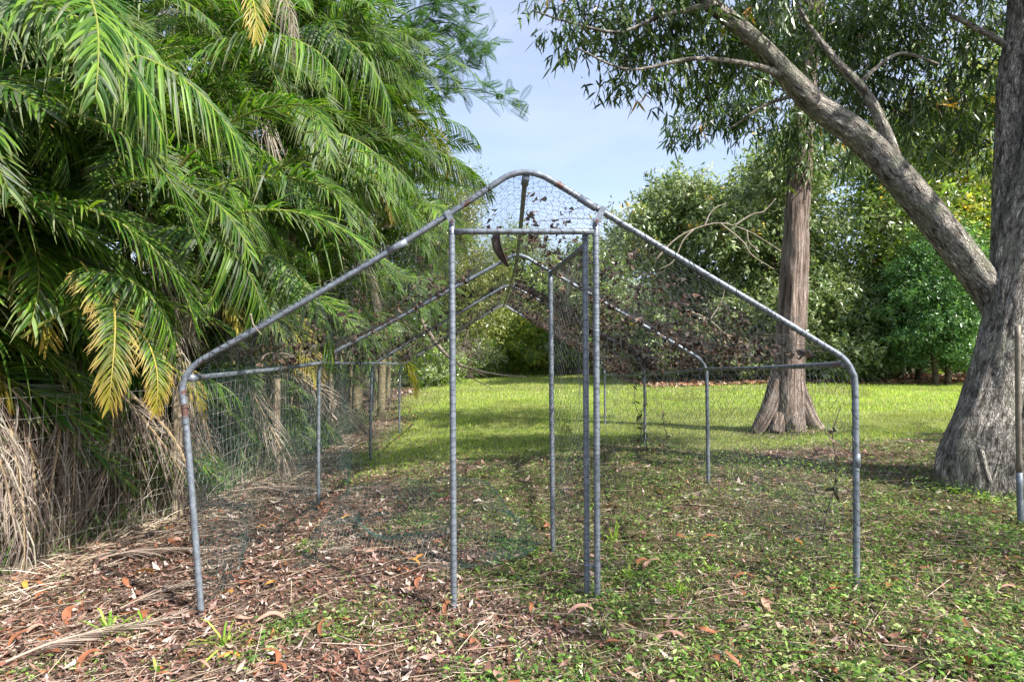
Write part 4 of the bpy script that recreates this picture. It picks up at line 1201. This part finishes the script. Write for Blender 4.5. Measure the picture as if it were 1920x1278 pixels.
broadleaf(13.3, 21.5, 9.2, 3.2, 'large tree with bare pale branches between trunk and layered shrub', 5600, .19, DARKG[:3] + YELG[:2], [2, 3, 3, 4, 3], seed=3, accent=acc_y, low=.16, nb=15)
broadleaf(17.0, 22, 12.0, 4.2, 'yellow green sunlit tree rising behind the forked tree', 6400, .21, YELG, seed=4, accent=((.6, .4, .06), .03), low=.2, nb=13)
broadleaf(21.5, 24, 10.5, 3.8, 'green tree at the far side beyond the forked tree', 3500, .22, DARKG, seed=5, low=.1)
broadleaf(11.5, 28, 9.6, 3.6, 'tall tree standing behind the front rank of trees', 2600, .24, YELG, seed=6)
broadleaf(3.9, 30, 6.9, 2.5, 'mid green tree at the low edge of the sky gap', 3000, .22, DARKG[1:] + YELG[:1], seed=7, low=.05, nb=11)
broadleaf(8.6, 31, 10.0, 3.4, 'grey green tree filling the gap above the rank', 2400, .25, DARKG, seed=8)
def bare(par_xy, pts, d, w, label):
    a = Acc()
    for q in pts:
        tube(a, [P(x, y, d) for x, y in q], np.linspace(w, w * .35, len(q)), 6, 20, rough=.15, seed=q[0][0] % 9)
    o = a.build('bare_branch', M_TWIG, smooth=True); tag(o, label, 'branch', 'pale bare branches in the rear trees')
bare(None, [[(1225, 492), (1262, 452), (1300, 430), (1350, 418), (1400, 432), (1432, 450), (1475, 478)], [(1350, 418), (1392, 452), (1410, 478), (1452, 505)], [(1300, 430), (1280, 452), (1262, 490), (1235, 505)], [(1375, 424), (1410, 402), (1432, 396), (1455, 372)], [(1320, 425), (1335, 395), (1362, 380)], [(1400, 432), (1405, 455), (1425, 470)]], 18.5, .03, 'pale bare branch arching before the dark tree left of the straight trunk')
bare(None, [[(1285, 580), (1330, 600), (1375, 640), (1400, 650)], [(1330, 600), (1350, 570), (1360, 540)]], 18.0, .03, 'thin pale dead branch low before the dark trees, seen through the netting')
# centre far trees
broadleaf(-2.2, 31, 10.6, 2.3, 'tall feathery yellow green tree seen through the cage gable', 5200, .17, [(.16, .2, .05), (.24, .27, .07), (.1, .14, .03), (.3, .3, .1)], seed=9, low=.2, nb=14, spread=.45, wid=.3)
broadleaf(.6, 36, 8.6, 2.9, 'green tree seen between the door posts at the back', 3400, .22, YELG[:2] + DARKG[1:3], seed=10, low=.05, nb=12)
broadleaf(-4.4, 35, 9.5, 3.2, 'tree behind the far palms at the back of the lane', 2600, .24, YELG[:2] + DARKG[:3], seed=11, low=.05)
broadleaf(3.0, 41, 7.6, 3.4, 'far green tree under the patch of pale sky', 2800, .26, DARKG, seed=12, low=.05)
broadleaf(7.4, 42, 8.5, 3.8, 'farthest dark tree behind the lawn edge', 2400, .28, DARKG, seed=13, low=.05)
broadleaf(-.4, 41, 6.8, 3.0, 'bright yellow green tree closing the end of the lawn', 3600, .22, YELG, seed=14, low=.0, nb=13)
broadleaf(2.6, 47, 8.0, 4.2, 'far yellow green tree behind the dark bushes', 2600, .28, YELG, seed=15, low=.0, nb=12)
# bright layered shrub
def shrub(x, y, h, r, label, n, L, cols, seed, name='shrub', group='shrubs edging the lawn', stems=2, layers=True, low=.12, accent=None):
    z = float(ground(x, y)); t = empty(name, (x, y, z), label, 'shrub', group)
    g = np.random.default_rng(seed)
    for i in range(stems):
        a = Acc(); sx = (i - (stems - 1) / 2) * .35
        tube(a, [(sx, 0, -.1), (sx * 1.5, 0, h * .3), (sx * 2.2, g.normal() * .2, h * .7)], [.09, .07, .03], 8, 12, rough=.1, seed=i)
        a.build('stem', M_BARKDARK, t, True)
    bl = []
    m = 26 if layers else 10
    for i in range(m):
        f = (i + .5) / m; zz = h * (low + (1 - low) * f); rr = r * math.sin(math.pi * (.22 + .72 * f)) ** .8
        a_ = i * 2.4
        bl.append(((math.cos(a_) * rr * .55, math.sin(a_) * rr * .55, zz), (rr * .55, rr * .55, h * .05 if layers else h * .14)))
    b = Acc(); leaf_mass(b, bl, n, L, cols, None, .45, .25, 9, .2, .35, 'd', g, var=.2, accent=accent)
    b.build('crown', M_LEAF, t, False, 'stuff')
    return t
BRG = [(.07, .17, .05), (.11, .23, .07), (.18, .31, .12), (.05, .12, .035)]
shrub(13.1, 18.6, 5.0, 1.75, 'bright green layered shrub with two stems on the leaf litter', 5000, .1, BRG, 5, low=.14)
shrub(15.0, 19.4, 4.6, 1.5, 'paler layered shrub partly hidden by the forked tree', 3600, .1, [(.08, .2, .06), (.14, .27, .1), (.22, .34, .16)], 6, low=.14)
shrub(1.4, 37, 3.2, 1.2, 'dark dense bush at the back of the lawn beside the door leaf', 1600, .14, [(.04, .1, .02), (.06, .14, .03)], 7, layers=False, stems=1, low=.0)
shrub(3.6, 34, 3.6, 1.5, 'second dark bush behind the lawn under the cage eave', 1700, .14, [(.04, .1, .02), (.07, .15, .03)], 8, layers=False, stems=1, low=.0)
for i, (x, y, s, lb) in enumerate(((-1.6, 33, 2.0, 'low leafy shrub at the back by the grey rail'), (5.6, 29, 1.6, 'low shrub with orange leaves under the far eave rail'), (7.4, 25, 1.8, 'low dark shrub at the foot of the first dark tree'),
                                   (10.4, 20.5, 1.6, 'low shrub in the shade right of the straight trunk'), (-3.4, 27, 2.2, 'bushy shrub ending the row of palms'), (12.2, 30, 3.0, 'tall dark shrub closing the gap behind the trees'), (-6, 27, 4, 'large shrub behind the last palm'))):
    shrub(x, y, s, s * .75, lb, 1200, .13, DARKG[1:] + YELG[:2], 20 + i, layers=False, stems=1, low=.0, accent=((.6, .32, .05), .08) if i == 1 else None)
for x, y, h, r, lb, cc in ((1.3, 33.2, 3.4, 1.6, 'fresh green shrub closing the gap at the end of the lawn', YELG), (-.9, 35, 3.0, 1.5, 'yellow green shrub in front of the tree at the end of the lawn', YELG), (3.0, 32.5, 3.2, 1.5, 'leafy green shrub right of the one closing the gap', DARKG[1:] + YELG[:2]),
                              (10.7, 20.3, 3.6, 1.7, 'tall green shrub filling the shade right of the straight trunk', DARKG[1:]), (12.0, 21.0, 3.0, 1.3, 'green shrub between the shade and the layered shrub', DARKG[1:] + YELG[:1]), (7.8, 21.5, 3.2, 1.7, 'green shrub beneath the first dark tree', DARKG[1:]), (5.6, 22.5, 3.0, 1.5, 'green shrub at the lawn edge under the low end of the tree rank', DARKG[1:] + YELG[:1])):
    shrub(x, y, h, r, lb, 1500, .15, cc, int(x * 10) + 60, layers=False, stems=1, low=.05)
# hedge mass and leaf litter strip under the trees
a = Acc(); g = np.random.default_rng(77)
bl = [((x, 46 + 3 * math.sin(x), 2.6), (3.2, 2, 2.2)) for x in np.arange(-26, 34, 3.2)] + [((x, 27.5 + math.sin(x * 2), 1.6), (1.5, 1, 1.7)) for x in np.arange(5.5, 30, 1.5)]
leaf_mass(a, bl, 11000, .34, DARKG[1:] + YELG[:2], None, .5, .3, 9, .5, .4, 'd', g)
o = a.build('far_thicket', M_LEAF, kind='stuff'); o['label'] = 'dark thicket closing off the view behind the trees'
a = Acc(); n = 16000
x = 4.5 + 22 * rng.random(n); y = 19.6 + 6 * rng.random(n)
D = rand_dirs(n); D[:, 2] *= .25; D = norm(D)
ribbons(a, np.stack([x, y, ground(x, y) + .02 + .05 * rng.random(n)], 1), D, perp(D), .12 + .1 * rng.random(n), .07, [(0, .2), (.5, 1), (1, .1)], 0, pick([(.3, .12, .06), (.42, .22, .13), (.5, .36, .26), (.12, .07, .04)], n, .3), curl=.2)
a.build('leaf_litter_under_trees', M_LITTER, kind='stuff')['label'] = 'reddish leaf litter under the trees behind the lawn'
# dark stems under the right-hand trees
for i, (px, hgt) in enumerate(((1600, 2.6), (1625, 3.0), (1648, 2.2), (1572, 2.8), (1690, 2.0), (1720, 2.4))):
    p = P(px, 700, 21.0); z = float(ground(p[0], 21.0)); a = Acc()
    tube(a, [(p[0], 21, z - .1), (p[0] + .15 * math.sin(i * 3), 21, z + hgt * .5), (p[0] + .4 * math.sin(i * 2), 21.2, z + hgt)], [.11, .08, .06], 8, 12, rough=.15, seed=i)
    o = a.build('tree_stem', M_BARKDARK, smooth=True); tag(o, ['slim dark trunk in the shade', 'crooked pale trunk among the roots', 'short leaning stem', 'straight dark trunk close to the big straight tree', 'thin stem before the layered shrub', 'thin stem at the edge of the layered shrub'][i] + ' behind the lawn', 'tree stem', 'stems under the dark trees')
# rail fence far back
rf = empty('rail_fence', tuple(P(900, 690, 44)), 'weathered grey rail fence at the back of the lawn', 'fence')
for i, px in enumerate((880, 925, 968)):
    p = P(px, 0, 44); z = float(ground(p[0], 44)); a = Acc(); tube(a, [(p[0], 44, z - .1), (p[0], 44, z + 1.35)], .07, 7, 4)
    under(a.build('post', M_TIMBER, smooth=False), rf)
for hz_ in (.7, 1.2):
    a = Acc(); p, q = P(868, 0, 44), P(985, 0, 44)
    tube(a, [(p[0], 43.9, float(ground(p[0], 44)) + hz_), (q[0], 43.9, float(ground(q[0], 44)) + hz_)], .06, 6, 4); under(a.build('rail', M_TIMBER), rf)

# bare fallen branch by the left door post
def bare_branch():
    a = Acc(); g = np.random.default_rng(5)
    d = 12.5
    tube(a, [P(815, 640, d), P(845, 672, d), P(880, 690, d), P(935, 702, d), P(985, 706, d)], [.045, .035, .028, .018, .008], 7, 24, rough=.1)
    tube(a, [P(860, 684, d), P(880, 705, d), P(925, 730, d - .3)], [.022, .014, .006], 6, 12)
    tube(a, [P(845, 672, d), P(862, 655, d), P(905, 640, d)], [.02, .012, .005], 6, 12)
    tube(a, [P(880, 690, d), P(920, 712, d), P(905, 722, d)], [.014, .01, .004], 6, 12)
    tube(a, [P(815, 640, d), P(790, 600, d), P(772, 560, d + .2)], [.045, .04, .03], 7, 12)
    for i in range(26):
        p = P(850 + g.random() * 60, 655 - g.random() * 45 + 20, d); tube(a, [p, p + g.normal(size=3) * [.25, .2, .2], p + g.normal(size=3) * [.5, .2, .3]], [.01, .006, .003], 5, 8)
    o = a.build('bare_branch', M_TWIG, smooth=True); tag(o, 'grey leafless branch reaching out of the palms over the lawn', 'branch')
bare_branch()

def climber(x, y, h, lean, label, seed):
    g = np.random.default_rng(seed); a = Acc(); z = float(ground(x, y))
    pts = [np.array([x + lean * f + g.normal() * .02, y, z + h * f]) for f in np.linspace(0, 1, 6)]
    tube(a, pts, np.linspace(.007, .003, 6), 5, 20, col=(.1, .09, .06))
    m = 26; f = g.random(m); P0 = np.array(pts)[(f * 5).astype(int)] + g.normal(size=(m, 3)) * .02
    D = rand_dirs(m, g); ribbons(a, P0, D, perp(D, g), .05 + .05 * g.random(m), .03, [(0, .2), (.5, 1), (1, .1)], .3, pick([(.06, .06, .03), (.08, .12, .03), (.12, .08, .05)], m, .2, g=g))
    o = a.build('climbing_weed', M_LITTER); tag(o, label, 'weed', 'thin weeds climbing the side netting')
climber(P(1212, 0, 8.2)[0], 8.2, 1.05, -.22, 'thin dark weed leaning by the third right leg inside the cage', 1)
climber(P(1200, 0, 8.0)[0], 8.0, .8, .06, 'upright dark weed with withered leaves by the third right leg', 2)
climber(P(1255, 0, 7.6)[0], 7.6, .7, -.1, 'short leafy weed midway along the right side netting', 3)
climber(P(1545, 0, 4.4)[0], 4.4, .95, .12, 'bent vine stem climbing the netting by the front right leg', 4)

# ------------------------------------------------------------------ straight-trunked tree on the lawn
DE = 9.5
te = empty('straight_trunk_tree', (P(1478, 0, DE)[0], DE, float(ground(P(1478, 0, DE)[0], DE))), 'straight fibrous barked tree with flared foot standing on the lawn', 'tree')
a = Acc()
def pw(pts, d):
    return [P(x, y, d) for x, y, w in pts], [w / F * d / 2 for x, y, w in pts]
pp, rr = pw([(1476, 815, 66), (1477, 780, 62), (1478, 740, 60), (1480, 680, 56), (1484, 600, 52), (1489, 500, 48), (1494, 400, 45), (1500, 300, 41), (1508, 200, 37), (1520, 100, 31), (1532, 0, 27), (1545, -160, 20), (1550, -300, 12)], DE)
tube(a, pp, rr, 48, 170, rough=.17, flute=.05, seed=3)
for pts, dd in (([(1472, 640, 20), (1461, 705, 30), (1447, 755, 31), (1431, 790, 30), (1416, 812, 22)], (.1, 0, -.05, -.05, -.05)), ([(1494, 700, 20), (1508, 755, 26), (1520, 785, 26), (1542, 812, 20)], (.1, .02, 0, 0)), ([(1486, 720, 20), (1488, 770, 30), (1492, 812, 38)], (.06, -.12, -.2)), ([(1470, 730, 18), (1462, 775, 24), (1456, 812, 30)], (.08, -.1, -.18))):
    tube(a, [P(x, y, DE + e) for (x, y, w), e in zip(pts, dd)], [w / F * DE / 2 for x, y, w in pts], 16, 30, rough=.22, seed=pts[0][0] % 7)
under(a.build('trunk', M_BARK2, smooth=True), te)
a = Acc(); limbs = [((1508, 190), (1400, 140), .06), ((1508, 190), (1590, 250), .05), ((1525, 60), (1630, 40), .06), ((1530, 20), (1430, -60), .06), ((1502, 270), (1440, 250), .04), ((1520, 100), (1350, 90), .05)]
for i, (b0, b1, r_) in enumerate(limbs):
    a = Acc(); limb_to(a, P(*b0, DE), P(*b1, DE - .4 + .3 * (i % 3)), r_, .012, i + 60)
    under(a.build('branch', M_BARK, smooth=True), te)

# ------------------------------------------------------------------ forked tree on the right
DT = 5.65
xb = P(1840, 0, DT)[0]
tt_ = empty('forked_tree', (xb, DT, float(ground(xb, DT))), 'thick grey forked tree leaning outwards beside the metal pole', 'tree')
a = Acc()
pp, rr = pw([(1838, 940, 112), (1833, 905, 132), (1830, 868, 134), (1837, 820, 112), (1853, 755, 92), (1871, 680, 82), (1888, 610, 76), (1902, 530, 72), (1918, 450, 72), (1938, 360, 66), (1965, 220, 58), (1990, 60, 50), (2010, -140, 40), (2030, -420, 26)], DT)
tube(a, pp, rr, 72, 260, rough=.15, flute=.06, seed=1)
pp, rr = pw([(1895, 945, 90), (1900, 900, 92), (1908, 820, 80), (1925, 720, 72), (1945, 600, 66), (1985, 450, 56), (2040, 250, 46), (2090, 0, 36), (2120, -250, 22)], DT + .16)
tube(a, pp, rr, 48, 160, rough=.14, flute=.07, seed=5)
for pts, dd in (([(1812, 760, 30), (1803, 830, 40), (1802, 880, 50), (1812, 930, 40)], (.12, .0, -.06, -.04)), ([(1862, 740, 30), (1868, 820, 40), (1880, 890, 52), (1892, 935, 60)], (.1, -.02, -.1, -.14))):
    p_ = [P(x, y, DT + e) for (x, y, w), e in zip(pts, dd)]; r_ = [w / F * DT / 2 for x, y, w in pts]; tube(a, p_, r_, 22, 40, rough=.12, seed=pts[0][0] % 5)
under(a.build('trunk', M_BARK, smooth=True), tt_)
def limb(pts, d, name='limb', sides=32, n=140, dd=None, seed=0, rough=.09, flute=.04):
    a = Acc()
    if dd is None: dd = [0] * len(pts)
    p_ = [P(x, y, d + e) for (x, y, w), e in zip(pts, dd)]; r_ = [w / F * (d + e) / 2 for (x, y, w), e in zip(pts, dd)]
    tube(a, p_, r_, sides, n, rough=rough, flute=flute, seed=seed)
    return under(a.build(name, M_BARK, smooth=True), tt_)
limb([(1900, 660, 30), (1876, 590, 50), (1853, 543, 54), (1812, 490, 56), (1750, 408, 54), (1656, 300, 51), (1592, 240, 47), (1530, 197, 43), (1480, 145, 38), (1430, 90, 33), (1370, 38, 30), (1310, -8, 26), (1200, -90, 18), (1100, -150, 8)], DT, seed=2, rough=.12, dd=[.12, .12, .10, .08, .05, .1, .1, .1, .0, -.1, -.2, -.3, -.5, -.7])
limb([(1886, 640, 40), (1886, 560, 56), (1890, 480, 54), (1891, 380, 50), (1893, 260, 46), (1896, 150, 43), (1906, 50, 36), (1912, -60, 33), (1918, -250, 24), (1910, -450, 14)], DT + .24, seed=3, dd=[0] * 10)
limb([(1684, 306, 20), (1665, 262, 24), (1650, 225, 21), (1630, 185, 18), (1602, 150, 16), (1575, 122, 14), (1540, 80, 11), (1515, 45, 9), (1480, -20, 6)], DT + .1, 'branch', 14, 70, seed=4)
limb([(1884, 84, 12), (1860, 68, 11), (1832, 54, 10), (1806, 40, 9), (1783, 30, 8)], DT + .1, 'branch', 12, 40, seed=6)
limb([(1612, 158, 10), (1640, 130, 7), (1690, 100, 6), (1760, 120, 4)], DT + .1, 'branch', 8, 24, seed=7)
limb([(1540, 185, 14), (1490, 180, 8), (1430, 200, 6), (1370, 240, 4)], DT + .5, 'branch', 8, 30, seed=8)
limb([(1480, 145, 16), (1400, 120, 10), (1300, 110, 8), (1180, 130, 5), (1080, 90, 3)], DT - .2, 'branch', 8, 40, seed=9, dd=[.2, 0, -.2, -.3, -.4])
limb([(1330, 10, 14), (1240, 30, 9), (1160, 60, 6), (1060, 40, 4), (1000, 20, 3)], DT - .5, 'branch', 8, 40, seed=10, dd=[.2, 0, 0, 0, 0])
# stub with knot, dead sprouts at the foot
limb([(1835, 835, 11), (1842, 860, 12), (1850, 890, 12), (1856, 912, 10)], DT - .52, 'dead_sprout', 10, 20, seed=11)
limb([(1878, 845, 4), (1868, 880, 5), (1858, 908, 5)], DT - .5, 'dead_sprout', 8, 16, seed=12)

CAN = [(.045, .085, .018), (.065, .12, .022), (.10, .17, .03), (.03, .06, .013), (.2, .3, .05)]
TW = []
def canopy(acc, specs, g, L=.115, wid=.2):
    tot = 0
    for (px, py, d, rx, ry, rz, n) in specs:
        c = P(px, py, d)
        cen = leaf_mass(acc, [(tuple(c), (rx / F * d, ry, rz / F * d))], int(n * .37), L, CAN, [4, 4, 3, 3, .4], wid, .6, 8, .15, .05, 'r', g, accent=((.5, .28, .04), .008))
        k = cen[::2]
        if len(k): TW.append((k, k + (c + np.array([.15, 0, .12]) - k) * .55 + g.normal(size=k.shape) * .05))
g = np.random.default_rng(12)
a = Acc()
canopy(a, [
    (1140, 40, 5.4, 110, .5, 70, 210), (1060, 30, 5.3, 70, .4, 55, 80), (1190, 120, 5.5, 90, .4, 40, 120), (1260, 40, 5.6, 100, .6, 90, 300), (1240, 150, 5.6, 50, .3, 28, 45),
    (1330, 120, 6.2, 90, .5, 70, 230), (1400, 60, 5.9, 100, .5, 80, 270), (1480, 40, 6.4, 90, .6, 60, 230), (1600, 40, 6.4, 110, .7, 70, 330), (1720, 60, 6.5, 120, .7, 90, 430), (1830, 60, 6.6, 90, .7, 90, 330),
    (1700, 190, 6.7, 110, .6, 80, 380), (1810, 200, 6.8, 80, .6, 70, 260), (1610, 120, 6.8, 80, .5, 60, 190), (1820, 290, 6.9, 55, .4, 50, 80), (1720, 280, 7.0, 60, .4, 35, 60), (1300, -60, 5.4, 300, 1.0, 90, 600), (1700, -80, 6, 300, 1.2, 110, 800),
    (1610, 200, 6.9, 60, .4, 50, 90), (1960, 120, 6.6, 90, .8, 160, 300)], g)
o = a.build('crown', M_CANOPY, None, False, 'stuff'); under(o, tt_)
# the crown goes on over and behind the photographer's right shoulder
a = Acc()
for (x, y, z, r, n) in ((5.6, 4.6, 6.8, 1.4, 130), (4.3, 2.2, 6.6, 1.0, 100), (6.6, 2.4, 7.0, 1.2, 110), (3.4, 4.6, 6.9, .9, 80), (7.6, 5.0, 7.2, 1.4, 110), (5.4, .2, 6.2, 1.2, 100), (8.2, .4, 6.4, 1.4, 150), (3.0, 7.0, 7.2, 1.0, 90)):
    leaf_mass(a, [((x, y, z), (r, r, r * .55))], n, .125, CAN, None, .2, .7, 8, .16, .05, 'r', g)
o = a.build('crown', M_LEAF, None, False, 'stuff'); under(o, tt_)
for i, (tip, r0) in enumerate((((4.6, 2.4, 6.4), .07), ((6.6, 2.6, 6.9), .08), ((5.4, .6, 6.2), .06), ((3.2, 4.4, 6.8), .06), ((7.4, 4.8, 7.0), .07), ((8.0, .6, 6.3), .06))):
    a = Acc(); limb_to(a, P(1990, 60, DT) if i % 2 else P(1910, -60, DT), tip, r0, .012, i + 90, .1)
    under(a.build('branch', M_BARK, smooth=True), tt_)
a = Acc()
canopy(a, [(1380, 200, 9.3, 90, .8, 55, 430), (1440, 130, 9.5, 90, .8, 60, 430), (1300, 230, 9.2, 55, .5, 35, 130), (1480, 240, 9.2, 70, .6, 55, 330), (1560, 180, 9.8, 80, .8, 80, 430), (1520, 60, 9.6, 130, 1, 80, 600), (1640, 60, 10, 110, 1, 90, 430), (1500, 310, 9.3, 30, .3, 30, 70), (1590, 280, 9.6, 45, .4, 45, 140), (1400, 40, 9.6, 90, 1, 60, 330), (1540, -100, 9.6, 220, 1.6, 110, 900), (1265, 250, 9.1, 30, .3, 18, 25)], g, .135, .2)
o = a.build('crown', M_CANOPY, None, False, 'stuff'); under(o, te)
b = Acc(); segs(b, np.concatenate([q[0] for q in TW]), np.concatenate([q[1] for q in TW]), .0028, (.3, .26, .22))
under(b.build('twigs', M_TWIG, None, False, 'stuff'), te)

# neighbouring trees on the sun side of the lawn, out of view but shading it
broadleaf(13.5, 2.5, 10.5, 3.4, 'green tree standing apart on the sunny side of the forked tree', 550, .2, DARKG, seed=31, low=.45, group='trees beside the lawn', shell=.2)

# ------------------------------------------------------------------ feathery tree above the palms
def feathery():
    x0, d = P(600, 0, 15.5)[0], 15.5
    t = empty('feathery_tree', (x0, d, float(ground(x0, d))), 'fine feather leaved tree reaching out over the palms against the sky', 'tree')
    g = np.random.default_rng(9)
    a = Acc(); tube(a, [(x0, d, 0), (x0 - .1, d, 4), P(640, 60, d), P(650, -200, d)], [.16, .13, .09, .05], 10, 30, rough=.1)
    under(a.build('trunk', M_BARK, smooth=True), t)
    tips = [[(640, 80), (720, 150), (800, 125), (860, 95), (925, 80)], [(640, 80), (720, 160), (820, 165), (900, 170), (968, 195)], [(640, 80), (710, 60), (770, 20), (830, 5), (890, 15)], [(640, 80), (720, 100), (780, 60), (850, 45), (905, 110)], [(640, 80), (715, 30), (740, -40), (800, -60), (860, -40)], [(640, 80), (720, 150), (790, 150), (850, 135), (890, 105)], [(640, 80), (715, 80), (760, 60), (800, 20), (860, -20)], [(640, 80), (715, 60), (680, 0), (640, -20), (600, -10)], [(640, 80), (720, 120), (760, 85), (820, 60), (870, 60)], [(640, 80), (720, 100), (690, 40), (660, 20), (640, 30)]]
    cen = []; dr = []
    for i, tp in enumerate(tips):
        a = Acc(); pts = [P(x, y, d + g.normal() * .15) for x, y in tp]
        tube(a, pts, np.linspace(.03, .005, len(pts)), 6, 26, rough=.1); under(a.build('branch', M_BARKDARK, smooth=True), t)
        c = spline(np.array(pts), 60); tg = norm(np.gradient(c, axis=0))
        for k in range(22, 60):
            for _ in range(2):
                dd = norm((tg[k] * .7 + g.normal(size=3) * .75 + np.array([0, 0, .05]))[None])[0]
                cen.append(c[k] + g.normal(size=3) * [.12, .15, .08]); dr.append(dd)
    cen = np.array(cen); dr = np.array(dr)
    a = Acc(); n = len(cen); Lr = .36 + .2 * g.random(n)
    nrm = norm(np.array([0, 0, 1.]) + g.normal(size=(n, 3)) * .35); side = norm(np.cross(dr, nrm))
    segs(a, cen, cen + dr * Lr[:, None], .0025, (.12, .16, .05))
    m = 15
    for s in (1, -1):
        for j in range(m):
            f = (j + 1) / m
            p = cen + dr * (Lr * f)[:, None] + np.array([0, 0, -.05]) * f * f
            D = norm(dr * .45 + side * s + np.array([0, 0, -.15]))
            diamonds(a, p, D, norm(np.cross(D, nrm)), (.12 * math.sin(math.pi * (.2 + .7 * f)) + .012), .019, np.repeat(pick([(.06, .14, .04), (.09, .19, .05), (.04, .1, .03)], n, .2, g=g), 1, 0))
    under(a.build('crown', M_LEAF, None, False, 'stuff'), t)
feathery()
